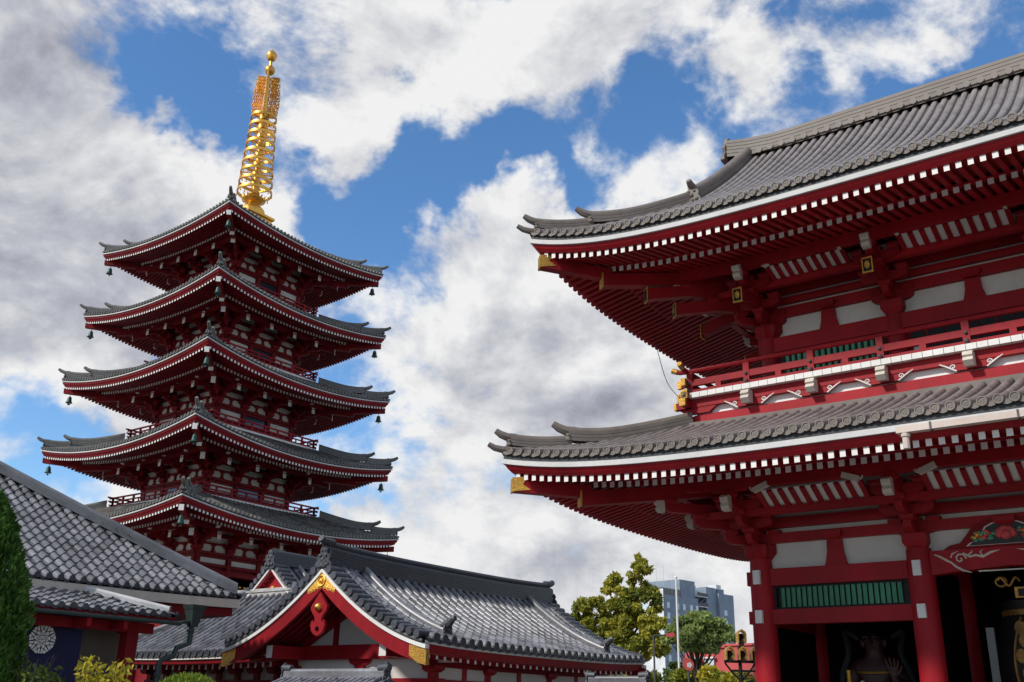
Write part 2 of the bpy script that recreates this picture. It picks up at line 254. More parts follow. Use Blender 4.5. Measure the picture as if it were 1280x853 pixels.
# ---------------------------------------------------------------- Japanese roof
class Roof:
    """rectangular tiled roof; ridge along local x. z0 = underside of the white eave board at mid side."""
    def __init__(s,cx,cy,ax,ay,z0,lift,Lr,k,prof,rot=False,tg=None,T=None,lt=14.):
        s.c=V((cx,cy,0)); s.ax,s.ay,s.z0,s.lift,s.Lr,s.k,s.prof,s.rot,s.tg,s.T,s.lt=ax,ay,z0,lift,Lr,k,prof,rot,tg,T,lt
    def al(s,sd): return s.ax if sd%2==0 else s.ay
    def no(s,sd): return s.ay if sd%2==0 else s.ax
    def axes(s,sd):
        n=[V((0,-1,0)),V((1,0,0)),V((0,1,0)),V((-1,0,0))][sd]; a=[V((1,0,0)),V((0,1,0)),V((-1,0,0)),V((0,-1,0))][sd]
        if s.rot: n=V((-n.y,n.x,0)); a=V((-a.y,a.x,0))
        return n,a
    def f(s,d): return s.lift*max(0.,1-max(d,0)/s.Lr)**s.k
    def P(s,sd,u,t,dz):
        n,a=s.axes(sd); q=s.c+n*(s.no(sd)-t)+a*u; q.z=s.z0+s.f(s.al(sd)-abs(u))*max(0,1-t/s.lt)+dz; return q
    def D(s,q,t,dz):       # hip line, corner q between side q-1 and q... at plan inset t
        return s.P(q,-(s.al(q)-t),t,dz)
    def tm(s,sd,u):
        d=s.al(sd)-abs(u)
        if s.tg:
            if sd%2==1: return min(d,s.tg)
            return s.no(sd) if d>=s.tg-1e-4 else d
        return min(d,s.T)
    def tiles(s,sides,sp,r,row=.34,edge=True,seg=6,mi=0,ei=0,wob=.004,pan=.04,tap=.88):
        mb=MB()
        for sd in sides:
            al=s.al(sd); n=max(2,round(2*al/sp)); us=[-al+2*al*i/n for i in range(n+1)]
            nn,aa=s.axes(sd)
            for i in range(n):
                ua,ub=us[i],us[i+1]
                if s.tg and sd%2==0:
                    da,db=al-abs(ua),al-abs(ub)
                    if min(da,db)>=s.tg-.05: ta=tb=s.no(sd)
                    else: ta,tb=min(da,s.tg),min(db,s.tg)
                else: ta,tb=s.tm(sd,ua),s.tm(sd,ub)
                rows=max(1,int(max(ta,tb)/row+.5))
                prev=None
                for j in range(rows+1):
                    qa,qb=ta*j/rows,tb*j/rows
                    A=mb.P(s.P(sd,ua,qa,s.prof(qa)-pan)); B=mb.P(s.P(sd,ub,qb,s.prof(qb)-pan))
                    if prev: mb.F([prev[0],prev[1],B,A],mi,rnd.random()*.8)
                    prev=(A,B)
                if edge:    # hanging lip of the pan tile
                    up=[];lo=[]
                    for k in range(5):
                        x=k/4; sag=math.sin(math.pi*x)*r*.75
                        b=s.P(sd,ua+(ub-ua)*x,-.03,s.prof(0)-sag+r*.25); up.append(b+V((0,0,.0))); lo.append(b-V((0,0,r*.8)))
                    for k in range(4): mb.poly([lo[k],lo[k+1],up[k+1],up[k]],ei,.4+.2*rnd.random())
                    mb.poly([up[0],up[1],up[2],up[3],up[4],s.P(sd,ub,.12,s.prof(.12)),s.P(sd,ua,.12,s.prof(.12))],ei,.4)
            for u in us:
                tmx=s.tm(sd,u)-.02
                if tmx<.15: continue
                m=max(1,int(tmx/row+.5)); prev=None
                for j in range(m):
                    tn=rnd.random(); ox=(rnd.random()-.5)*wob
                    rings=[]
                    for (tt,rr) in ((tmx*j/m-(.06 if j==0 else 0),r),(tmx*(j+1)/m,r*tap)):
                        base=s.P(sd,u,tt,s.prof(max(0,tt)))
                        rings.append([mb.P(base+aa*(ox-rr*math.cos(-.35+(math.pi+.7)*k/seg))+V((0,0,rr*1.05*math.sin(-.35+(math.pi+.7)*k/seg)))) for k in range(seg+1)])
                    for k in range(seg): mb.F([rings[0][k],rings[0][k+1],rings[1][k+1],rings[1][k]],mi,tn)
                    if j and prev: 
                        for k in range(seg): mb.F([prev[k],prev[k+1],rings[0][k+1],rings[0][k]],mi,tn*.5)
                    prev=rings[1]
                if edge:    # round end tile with a raised rim
                    c=s.P(sd,u,-.075,s.prof(0)+r*.05); K=12
                    def ring(rad,o): return [mb.P(c+nn*o+aa*math.cos(2*math.pi*k/K)*rad+V((0,0,math.sin(2*math.pi*k/K)*rad))) for k in range(K)]
                    R0,R1,R2,R3=ring(r*1.08,-.06),ring(r*1.08,.0),ring(r*.84,.0),ring(r*.78,-.018)
                    for (A,B,tt) in ((R0,R1,.5),(R1,R2,.85),(R2,R3,.1)):
                        for k in range(K): j=(k+1)%K; mb.F([A[k],A[j],B[j],B[k]],ei,tt)
                    mb.F(R3,ei,.35)
                    if r>.09:
                        for q in range(3):   # three-comma swirl
                            a0=q*2.094+.4
                            pts=[(.12,a0),(.42,a0+.1),(.56,a0+.8),(.5,a0+1.5),(.36,a0+.9)]
                            mb.poly([c+nn*-.006+aa*math.cos(x)*r*p+V((0,0,math.sin(x)*r*p)) for p,x in pts],ei,.95)
        return mb
    def sweep(s,mb,sides,sec,mi=0,ns=28,closed=True,tint=.5):
        for sd in sides:
            al=s.al(sd); rings=[]
            for i in range(ns+1):
                fr=math.sin((i/ns-.5)*math.pi)*.6+(2*i/ns-1)*.4
                rings.append([mb.P(s.P(sd,fr*(al-t),t,dz)) for t,dz in sec])
            m=len(sec)
            for i in range(ns):
                for k in range(m if closed else m-1):
                    j=(k+1)%m; mb.F([rings[i][k],rings[i+1][k],rings[i+1][j],rings[i][j]],mi,tint)
    def rafters(s,mb,sides,sp,t0,t1,dz0,dz1,w,h,mi=0,end=1,umax=None):
        for sd in sides:
            al=s.al(sd); n=int((2*(al-t0)-.3)/sp); 
            for i in range(n+1):
                u=(i-n/2)*sp; te=min(t1,al-abs(u)-.04)
                if te<t0+.12: continue
                ze=dz0+(dz1-dz0)*(te-t0)/(t1-t0); nn,aa=s.axes(sd)
                a=s.P(sd,u,t0,dz0); b=s.P(sd,u,te,ze)
                q=[]
                for c in (a,b): q+=[c-aa*w/2,c+aa*w/2,c+aa*w/2+V((0,0,h)),c-aa*w/2+V((0,0,h))]
                mb.hexa(q,mi,end)
    def hipbeam(s,mb,q,t0,t1,dz0,dz1,w,h,mi=0,end=1):
        a=s.D(q,t0,dz0); b=s.D(q,t1,dz1); d=(b-a); d.z=0; d.normalize(); sd_=V((-d.y,d.x,0))
        pts=[]
        for c in (a,b): pts+=[c-sd_*w/2,c+sd_*w/2,c+sd_*w/2+V((0,0,h)),c-sd_*w/2+V((0,0,h))]
        mb.hexa(pts,mi,end)
def ridge_sweep(mb,path,w,h,mi=0,layers=3,capr=None,horn=0.,tint=.45):
    """stacked flat tiles with a round cover on top; path runs along the underside; horn = upturned end at path[0]"""
    capr=capr or w*.42; path=[V(p) for p in path]; rings=[]
    sec=[]
    for k in range(layers):
        z0,z1=h*k/layers,h*(k+1)/layers; ww=w/2*(1-.12*k/layers)
        sec+=[(ww,z0+.12*(z1-z0)),(ww,z1-.05*(z1-z0)),(ww*.9,z1-.05*(z1-z0)),(ww*.9,z1+.1*(z1-z0))]
    top=[(capr*math.cos(a),h+capr*math.sin(a)) for a in [math.pi*i/6 for i in range(7)]]
    prof=sec+top+[(-x,z) for x,z in reversed(sec)]
    for i,p in enumerate(path):
        d=path[min(i+1,len(path)-1)]-path[max(i-1,0)]; d.z=0; d.normalize(); sd_=V((-d.y,d.x,0))
        rings.append([mb.P(p+sd_*x+V((0,0,z))) for x,z in prof])
    m=len(prof)
    for i in range(len(rings)-1):
        for k in range(m-1): mb.F([rings[i][k],rings[i][k+1],rings[i+1][k+1],rings[i+1][k]],mi,tint+.3*(rnd.random()-.5))
    mb.F(rings[0],mi,tint); mb.F(rings[-1][::-1],mi,tint)
    if horn:
        d=(path[0]-path[1]); d.z=0; d.normalize(); c=path[0]+V((0,0,h))
        mb.tube([c-d*horn*.5,c+d*horn*.15,c+d*horn*.6+V((0,0,horn*.16)),c+d*horn+V((0,0,horn*.42))],[capr*1.02,capr*1.05,capr*.95,capr*.7],8,mi)
def oni(mb,c,d,w,h,mi=0):
    """ogre-tile: scrolled end plate of a ridge, standing at c, facing d"""
    c,d=V(c),V(d).normalized(); a=V((-d.y,d.x,0))
    half=[(0,1.),(.16,.98),(.26,.86),(.24,.7),(.4,.66),(.5,.52),(.44,.38),(.58,.26),(.62,.08),(.5,0)]
    pts=half+[(-x,z) for x,z in half[::-1][:-1]]
    mb.prism([c+a*x*w+V((0,0,z*h)) for x,z in pts],d*.12*w,mi,tint=.4)
    for x,z,r in ((-.2,.6,.1),(.2,.6,.1),(0,.42,.14),(-.34,.2,.15),(.34,.2,.15),(0,.16,.16),(-.12,.82,.07),(.12,.82,.07)):
        mb.sphere(c+a*x*w+V((0,0,z*h))+d*.12*w,r*w,6,mi,tint=.5)
def curve(p,n=10):
    """Catmull-Rom through points"""
    p=[V(q) for q in p]; o=[]; q=[p[0]*2-p[1]]+p+[p[-1]*2-p[-2]]
    for i in range(1,len(q)-2):
        for k in range(n):
            t=k/n; a,b,c,d=q[i-1],q[i],q[i+1],q[i+2]
            o.append(.5*((2*b)+(c-a)*t+(2*a-5*b+4*c-d)*t*t+(3*b-a-3*c+d)*t**3))
    o.append(p[-1]); return o
# ---------------------------------------------------------------- bracket sets (local: wall along x, outward -y, z from column top)
def arm(mb,ax,c,L,w,h,mi=0,endm=None):
    """bow-shaped bracket arm along unit axis ax centred at c (bottom)"""
    ax,c=V(ax),V(c); sd_=V((-ax.y,ax.x,0))
    pr=[(-.5,1),(-.5,.5),(-.44,.22),(-.34,.05),(-.26,0),(.26,0),(.34,.05),(.44,.22),(.5,.5),(.5,1)]
    mb.prism([c+ax*x*L+V((0,0,z*h))-sd_*w/2 for x,z in pr],sd_*w,mi)
def masu(mb,c,w,h,mi=0):
    c=V(c)
    def sq(k,z): return [c+V((x*k,y*k,z)) for x,y in ((-.5,-.5),(.5,-.5),(.5,.5),(-.5,.5))]
    mb.hexa(sq(w*.68,0)+sq(w,h*.42),mi); mb.hexa(sq(w,h*.42+.002)+sq(w,h),mi)
def bracket(mb,step,ah,bh,aw,tiers=3,H0=.36,La=1.2,tail=None,nose=True,diag=1.,flip=False,lateral=True,noseh=.42,rear=.3,noff=-.08):
    z=0; masu(mb,(0,0,0),aw*3.1,H0)
    for k in range(tiers):
        z=H0+k*(ah+bh)-.0; out=(k+1)*step*diag
        # outward arm: curved nose profile
        yb=rear; L=out+.16
        pr=[(yb,0),(-L+.42,0),(-L+.2,.06),(-L+.06,.32),(-L,.6),(-L,1),(yb,1)]
        mb.prism([V((-aw/2,y,z+q*ah)) for y,q in pr],V((aw,0,0)),0)
        masu(mb,(0,-out,z+ah),aw*1.75,bh)
        if lateral:
            arm(mb,(1,0,0),(0,-k*step*diag-.003,z+.004),La*(1 if k else .9),aw*.94,ah,0)
            for x in (-La/2+.14,0,La/2-.14): masu(mb,(x*(1 if k else .9),-k*step*diag,z+ah+.003),aw*1.72,bh*.98)
    zt=H0+tiers*(ah+bh); o=tiers*step*diag
    if lateral: arm(mb,(1,0,0),(0,-o,zt),La,aw*.94,ah,0)
    if tail:      # sloping tail rafter with a plated end
        e0=V((0,-.2*step,H0+(tiers-.6)*(ah+bh)+.1)); e1=V((0,-o-tail,H0+(tiers-2.05)*(ah+bh)))
        mb.beam(e1,e0,aw*1.05,aw*1.35,0,end=2)
    if nose:      # scrolled white fist nose
        y=-o-.16; zz=zt-.02; w=aw*1.15
        pr=[(0,1),(-.30,1.02),(-.44,.86),(-.40,.62),(-.30,.5),(-.36,.3),(-.26,.06),(0,0)]
        mb.prism([V((-w/2,y+q*.62,zz+noff+h_*noseh)) for q,h_ in pr],V((w,0,0)),1)
# ================================================================ GROUND
g=MB(); g.poly([(-900,-300,0),(900,-300,0),(900,1500,0),(-900,1500,0)]); solo('ground',g,['ground'],(0,0,0),None,None,None,'structure')
# ================================================================ THE GATE
gate=thing('temple_gate','two-storey vermilion temple gate with grey tiled roofs, white-tipped rafters and a red balcony','gate',(-.51,31,0))
GX=[-11.26+4.3*k for k in range(6)]; GY=[27,31,35]
UX=[-10.74]+GX[1:5]+[9.72]; UY=[27.52,31,34.48]
def eaves(roof,Rf,wall,sp,sides,w=.12,h=.15,pur=3.41,scale=1.,fl=(.5,.47),names=True,ns=28,hip=True,mats=('eavewhite','red'),goldhip=True,d0=-.33,hips=(0,1,2,3),t1=1.75,wb=.135):
    k=scale
    mb=MB(); Rf.sweep(mb,sides,[(0,.16-wb),(0,.16*k),(.07*k,.16*k),(.07*k,.16-wb)],0,ns)
    Rf.sweep(mb,sides,[(.03*k,.163*k),(.03*k,.31*k),(.2*k,.31*k),(.2*k,.163*k)],1,ns)
    part('eave_board',mb,[mats[0],'lead'],roof)
    mb=MB(); Rf.sweep(mb,sides,[(.075*k,.10),(.075*k,-.02*k),(.11*k,-.08*k),(.17*k,-.14*k),(.2*k,d0*k+.16*k),(.56*k,d0*k+.16*k),(.56*k,.10)],0,ns)
    t1=t1*k; b0=(d0+.25*(t1-.5))*k-h-.005
    Rf.sweep(mb,sides,[(t1-.04*k,b0+h+.002),(t1-.04*k,b0+h+.05*k),(t1+.14*k,b0+h+.05*k),(t1+.14*k,b0+h+.002)],0,ns)
    part('eave_fascia',mb,[mats[1]],roof)
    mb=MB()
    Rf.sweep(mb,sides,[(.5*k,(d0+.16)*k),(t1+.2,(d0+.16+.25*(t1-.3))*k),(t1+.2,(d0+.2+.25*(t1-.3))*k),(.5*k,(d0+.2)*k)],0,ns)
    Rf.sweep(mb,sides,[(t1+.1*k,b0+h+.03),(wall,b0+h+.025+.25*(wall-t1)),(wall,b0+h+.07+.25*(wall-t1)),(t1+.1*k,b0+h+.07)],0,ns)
    part('soffit',mb,['dred'],roof)  # same paint as the fascia, darkened to carry the shade under the eaves
    mb=MB()
    Rf.rafters(mb,sides,sp,.24*k,t1+.3,d0*k,(d0+.25*(t1-.1))*k,w,h)
    Rf.rafters(mb,sides,sp,t1,wall+.05,b0,b0+.25*(wall+.05-t1),w*1.08,h)
    part('rafters',mb,[mats[1],'white'],roof)
    mb=MB(); Rf.sweep(mb,sides,[(pur-.12*k,b0-.32*k+.25*(pur-t1)),(pur-.12*k,b0-.006+.25*(pur-t1)),(pur+.12*k,b0-.006+.25*(pur-t1)),(pur+.12*k,b0-.32*k+.25*(pur-t1))],0,ns)
    part('eave_purlin',mb,[mats[1]],roof)
    if hip:
        for q in hips:
            mb=MB(); Rf.hipbeam(mb,q,.22*k,t1+.05,-.72*k,-.5*k,.3*k,.36*k,0,1)
            Rf.hipbeam(mb,q,t1-.17,wall,-.76*k,-.76*k+.25*(wall-t1),.32*k,.4*k,0,1)
            if goldhip:
                Rf.hipbeam(mb,q,.2*k,.235*k,-.735*k,-.73*k,.33*k,.39*k,1,1); Rf.hipbeam(mb,q,t1-.19,t1-.15,-.775*k,-.765*k,.35*k,.43*k,1,1)
                A,B_=Rf.D(q,.2,-.73),Rf.D(q,.75,-.66); d_=(B_-A); d_.z=0; d_.normalize(); sd2=V((-d_.y,d_.x,0))     # swallow-tailed gilt plates on the cheeks
                for sg_ in (-1,1):
                    o_=A+sd2*sg_*.152; pl=[(0,0),(.52,-.0),(.30,.18),(.46,.385),(0,.385)]
                    mb.prism([o_+d_*a+V((0,0,b+a*.13)) for a,b in pl],sd2*sg_*.012,1)
            part('hip_rafter',mb,[mats[1],'goldpaint' if goldhip else 'white'],roof)
def hipridge(roof,Rf,q,ta,tb,w,h,horn,mat='gridge',lay=3,lift=0.,on=True,tip=False):
    n=12; ts=[ta+(tb-ta)*i/n for i in range(n+1)]
    pts=[Rf.D(q,t,Rf.prof(t)-.02)+V((0,0,lift*max(0,1-(t-ta)/1.2)**2)) for t in ts]
    mb=MB(); ridge_sweep(mb,pts,w,h,0,lay,horn=horn)
    if on:
        d=pts[0]-pts[1]; d.z=0; oni(mb,pts[0]+V((0,0,-.03)),d,w*1.25,h*1.15)
    if tip:
        d.normalize(); e=Rf.D(q,0,Rf.prof(0)); mb.tube([e-d*.3+V((0,0,.03)),e+V((0,0,.02)),e+d*.22+V((0,0,.06)),e+d*.4+V((0,0,.16))],[.1,.1,.09,.07],8)
    part('hip_ridge',mb,[mat],roof,40)
# ---- lower roof
LR=Roof(-.51,31,16.02,9.27,7.44,.62,16,6,lambda t:.40+.345*t+.015*t*t,T=3.98)
roof=part('lower_roof',LR.tiles((0,1,2,3),.315,.1,.5,tap=.96,mi=0,ei=1),['gtile','gridge'],gate,50)
eaves(roof,LR,5.2,.267,(0,1,2,3),w=.13,h=.16,ns=40)
for q in range(4): hipridge(roof,LR,q,.14,1.4,.27,.26,.40,lift=.14,tip=True); hipridge(roof,LR,q,1.34,3.95,.31,.32,.45,lift=.18)
mb=MB(); LR.sweep(mb,(0,1,2,3),[(3.72,1.84),(3.72,1.96),(3.76,1.96),(3.76,2.05),(4.1,2.05),(4.1,1.86)],0,12)
part('ridge_course',mb,['gridge'],roof)
mb=MB(); mb.box2((-5.72,21.5,7.36),(13.,21.69,7.5)); mb.tube([(-5.55,21.6,7.37),(-5.55,21.6,7.28)],.1,10); mb.tube([(-5.55,21.6,7.28),(-5.55,21.6,7.02)],.075,10)
for x in (-5.0,-3.3,-1.6): mb.box2((x-.02,21.485,7.34),(x+.02,21.70,7.515),1)
part('gutter',mb,['gutter','dsteel'],roof)
# ---- upper roof
UR=Roof(-.51,31,15.53,8.78,14.07,.92,16,6.5,lambda t:.40+.548*t+.023*t*t,tg=3.3)
roof=part('upper_roof',UR.tiles((0,1,2,3),.315,.1,.5,tap=.96,mi=0,ei=1),['gtile','gridge'],gate,50)
eaves(roof,UR,5.25,.267,(0,1,2,3),w=.13,h=.16,pur=3.3,ns=40)
for q in range(4): hipridge(roof,UR,q,.14,1.4,.27,.26,.40,lift=.1,tip=True); hipridge(roof,UR,q,1.34,3.65,.31,.32,.45,lift=.14)
for sx in (-1,1):
    for sy in (0,2):
        n=14; mb=MB(); pts=[]
        for i in range(n+1):
            t=3.6+(8.6-3.6)*i/n; pts.append(UR.P(sy,sx*(15.53-3.77)*(1 if sy==0 else -1),t,UR.prof(t)-.02))
        ridge_sweep(mb,pts,.4,.46,0,3,horn=.0); d=pts[0]-pts[1]; d.z=0; oni(mb,pts[0]+V((0,0,-.05)),d,.5,.75)
        dd=d.normalized(); mb.tube([pts[0]-dd*.3+V((0,0,.6)),pts[0]+dd*.1+V((0,0,.63)),pts[0]+dd*.24+V((0,0,.72))],[.11,.12,.09],8)
        part('descending_ridge',mb,['gridge'],roof,40)
    # gable under the ridge end
    mb=MB(); xg=-.51+sx*11.9; tg=3.15
    pr=[(y,UR.z0+UR.prof(8.78-abs(y))-.12) for y in [-5.3,-4,-3,-2,-1,0,1,2,3,4,5.3]]
    mb.prism([V((xg,31+y,z)) for y,z in pr]+[V((xg,31+5.3,16.4)),V((xg,31-5.3,16.4))],(sx*.1,0,0),0)
    xb=-.51+sx*12.1
    for a,b in zip(pr,pr[1:]):
        mb.prism([V((xb,31+a[0],a[1]+.06)),V((xb,31+b[0],b[1]+.06)),V((xb,31+b[0],b[1]-.45)),V((xb,31+a[0],a[1]-.45))],(sx*.12,0,0),0)
    part('gable',mb,['red'],roof)
n=30; pts=[V((-13.06+25.1*i/n,31,20.83+.32*max(0,abs(2*i/n-1)-.8)/.2*max(0,abs(2*i/n-1)-.8)/.2)) for i in range(n+1)]
mb=MB(); ridge_sweep(mb,pts,.86,.74,0,5,capr=.13)
for e,dx in ((pts[0],-1),(pts[-1],1)): oni(mb,e+V((dx*.02,0,-.25)),(dx,0,0),1.0,1.25)
for i in range(int(25/.42)):
    for sy in (-1,1):
        x=-12.6+.42*i; c=V((x,31+sy*.47,20.98)); K=10
        mb.prism([c+V((.115*math.cos(2*math.pi*k/K),0,.115*math.sin(2*math.pi*k/K))) for k in range(K)],(0,sy*.06,0),0,tint=.7)
        mb.box((x+.21,31+sy*.46,20.94),(.22,.05,.05),0,tint=.3)
part('main_ridge',mb,['gridge'],roof,40)
# ---- columns with white beam ends
def gate_column(name,x,y,r,z0,z1,pads):
    mb=MB(); mb.lathe((x,y,0),[(r*.98,z0),(r,z0+.5),(r,z1-.6),(r*.93,z1)],24)
    c=part(name,mb,['red'],gate,40)
    for (dx,dy,zc,h) in pads:
        p=MB(); p.box((x+dx*(r+.02),y+dy*(r+.02),zc),(.20 if dy else .12,.12 if dy else .20,h*.9))
        if dy: p.box((x+dx*(r+.02),y+dy*(r+.082),zc),(.16,.006,h*.9-.05))
        part('beam_end',p,['white' if dy else 'red'],c)
    return c
for ix,x in enumerate(GX):
    for iy,y in enumerate(GY):
        pads=[]
        if iy==0: pads=[(0,-1,5.2,.42),(0,-1,4.14,.38)]
        if ix==0: pads+=[(-1,0,5.2,.42),(-1,0,4.14,.38)]
        gate_column('column',x,y,.33,0.12,5.72,pads)
        if iy==0:
            mb=MB(); mb.lathe((x,y,0),[(.62,0),(.6,.1),(.42,.14),(.4,.16)],20); part('column_base',mb,['stone'],gate,30)
for ix,x in enumerate(UX):
    for iy,y in enumerate(UY):
        if iy!=1 or ix in (0,5): gate_column('upper_column',x,y,.26,9.6,12.42,[])
# ---- walls of the lower storey
def struts(mb,x0,x1,y,z0,z1,mi=0):
    """short flared post between two columns"""
    xm=(x0+x1)/2; pr=[(-.3,z0),(-.22,z0+(z1-z0)*.5),(-.2,z1),(.2,z1),(.22,z0+(z1-z0)*.5),(.3,z0)]
    mb.prism([V((xm+a,y,z)) for a,z in pr],(0,.1,0),mi); masu(mb,(xm,y+.06,z1),.5,.2,mi)
sides=[(0,1,27.,GX),(2,-1,35.,GX)]
mb=MB(); mb.box2((GX[0]+.05,27.06,5.40),(GX[5]-.05,27.16,7.9)); mb.box2((GX[0]+.05,34.84,5.4),(GX[5]-.05,34.94,7.9))
mb.box2((GX[0]+.06,27.17,5.4),(GX[0]+.16,34.83,7.9)); mb.box2((GX[5]-.16,27.17,5.4),(GX[5]-.06,34.83,7.9))
part('plaster_panel',mb,['plaster'],gate)
mb=MB()
for y,s in ((27.,-1),(35.,1)):
    for z0,z1,yy in ((6.15,6.42,.1),(6.56,6.84,.1),(6.97,7.4,.1)):
        mb.box2((GX[0]-.3,y-yy,z0),(GX[5]+.3,y+.058*1,z1))
    for k in range(5):
        struts(mb,GX[k],GX[k+1],y-.07,5.44,6.15)
for x in (GX[0],GX[5]):
    for z0,z1 in ((6.153,6.417),(6.563,6.837),(6.973,7.397)): mb.box2((x-.1,26.7,z0),(x+.09,35.3,z1))
    for z0,z1 in ((3.95,4.34),(4.98,5.44)): mb.box2((x-.1,27.3,z0),(x+.1,34.7,z1))
part('wall_beam',mb,['red'],gate)
for k in (0,4):
    x0,x1=GX[k]+.3,GX[k+1]-.3
    for y in (27.,35.):
        mb=MB(); mb.box2((x0,y-.13,3.95),(x1,y+.13,4.34)); mb.box2((x0,y-.14,4.98),(x1,y+.14,5.44)); part('lintel',mb,['red'],gate)
    w=MB(); w.box2((x0,27.07,4.345),(x1,27.12,4.975),1); w.box2((x0,26.98,4.345),(x0+.1,27.08,4.975),1); w.box2((x1-.1,26.98,4.345),(x1,27.08,4.975),1); w.box2((x0+.101,26.98,4.345),(x1-.101,27.06,4.40),1); w.box2((x0+.101,26.98,4.92),(x1-.101,27.06,4.975),1)
    lw=part('lattice_window',w,['green','black'],gate)
    n=22; bars=MB()
    for i in range(n):
        x=x0+.2+(x1-x0-.4)*(i+.5)/n; bars.prism([(x-.055,27.01,4.40),(x,26.965,4.40),(x+.055,27.01,4.40),(x,27.05,4.40)],(0,0,.52),0)
    part('lattice',bars,['green'],lw)
    # room of the guardian
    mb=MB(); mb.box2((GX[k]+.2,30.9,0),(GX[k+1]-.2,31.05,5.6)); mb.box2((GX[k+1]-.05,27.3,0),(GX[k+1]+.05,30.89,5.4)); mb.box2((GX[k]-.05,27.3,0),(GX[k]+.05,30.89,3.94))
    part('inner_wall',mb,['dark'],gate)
mb=MB(); mb.box2((GX[0]+.17,27.17,5.9),(GX[5]-.17,34.83,6.0)); mb.box2((GX[0]+.2,34.2,0),(GX[5]-.2,34.3,5.9)); part('ceiling_and_dark_backing',mb,['dark'],gate)  # ceiling, plus an added dark wall that closes the open passage to black
mb=MB(); mb.box2((-11.3,31.1,.2),(-11.2,34.9,3.95)); mb.box2((10.2,31.1,.2),(10.28,34.9,3.95)); part('plank_wall',mb,['dred'],gate)
for k in (1,2,3):    # open bays: bowed beam with white scrolls and a carved frog-leg strut
    x0,x1=GX[k]+.3,GX[k+1]-.3; xm=(x0+x1)/2
    for y in (27.,35.):
        mb=MB(); pr=[(x0,5.02),(x0,5.62),(x1,5.62),(x1,5.02),(x1-.6,5.08),(xm,5.16),(x0+.6,5.08)]
        mb.prism([V((x,y-.17,z)) for x,z in pr],(0,.34,0),0); mb.box2((x0+1.1,y-.15,5.045),(x1-1.1,y-.10,5.075),1)
        b=part('bowed_beam',mb,['red','cream'],gate)
        if y==27.:
            for s,xe in ((1,x0),(-1,x1)):
                mb=MB()
                def sw(pts,r): mb.tube([V((xe+s*px_,y-.175,5.0+pz)) for px_,pz in pts],r,5,0)
                sw([(.72+.15*(1-a/9)*math.cos(a*.9),.38+.15*(1-a/9)*math.sin(a*.9)) for a in range(0,9)],.022)
                sw([(.12,.52),(.25,.46),(.4,.36),(.5,.3),(.6,.2),(.75,.1),(.95,.03)],[.015,.03,.03,.025,.03,.03,.008])
                sw([(.8,.52),(.95,.42),(1.1,.45),(1.25,.4),(1.45,.5),(1.65,.54)],[.02,.028,.03,.03,.03,.006])
                sw([(.9,.45),(1.,.52),(1.02,.58)],[.02,.018,.005]); sw([(1.25,.42),(1.2,.52),(1.27,.57)],[.02,.018,.005]); sw([(.5,.42),(.55,.52),(.7,.57)],[.02,.02,.005])
                part('scroll_carving',mb,['cream'],b)
            c=MB(); pr=[(-1.5,0),(-1.35,.1),(-1.1,.14),(-.95,.3),(-.75,.55),(-.45,.66),(0,.7)]
            pr=pr+[(-a,z) for a,z in pr[::-1][1:]]
            c.prism([V((xm+a,26.86,5.63+z)) for a,z in pr],(0,.18,0),0)
            c.prism([V((xm+a*.64,26.85,5.68+z*.82)) for a,z in pr],(0,.008,0),4); c.prism([V((xm+a*.59,26.84,5.69+z*.76)) for a,z in pr],(0,.009,0),5)
            for a in range(7): 
                an=math.pi*a/6; c.sphere((xm+.16*math.cos(an),26.83,5.92+.13*math.sin(an)),.1,5,2,.9)
            c.sphere((xm,26.82,5.9),.13,6,2)
            for q in range(44):
                an=rnd.random(); sx=rnd.choice((-1,1)); x=sx*(.28+.5*rnd.random()); z=.1+.32*rnd.random()*(1-abs(x)*.6); c.sphere((xm+x,26.835,5.70+z),.05+.03*rnd.random(),4,(3,3,1,3,2)[q%5],.7)
            part('frog_leg_strut',c,['dred','goldpaint','pink','green','cream','lead'],gate)
# ---- walls of the upper storey
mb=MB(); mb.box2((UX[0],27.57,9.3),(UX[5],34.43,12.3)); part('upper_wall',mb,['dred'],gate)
mb=MB(); mb.box2((UX[0]+.05,27.575,12.31),(UX[5]-.05,34.425,14.7)); part('upper_plaster_panel',mb,['plaster'],gate)
mb=MB()
for y in (27.52,34.48):
    for z0,z1 in ((13.02,13.34),(13.45,13.66),(13.77,14.3)): mb.box2((UX[0]-.3,y-.1,z0),(UX[5]+.3,y+.05,z1))
    mb.box2((UX[0]-.3,y-.16,11.92),(UX[5]+.3,y+.04,12.38)); mb.box2((UX[0]-.3,y-.15,10.9),(UX[5]+.3,y+.04,11.1))
    for k in range(5): struts(mb,UX[k],UX[k+1],y-.06,12.38,13.02)
for x in (UX[0],UX[5]):
    for z0,z1 in ((13.023,13.337),(13.453,13.657),(13.773,14.297),(11.923,12.377)): mb.box2((x-.14,27.3,z0),(x+.04,34.7,z1))
part('upper_wall_beam',mb,['red'],gate)
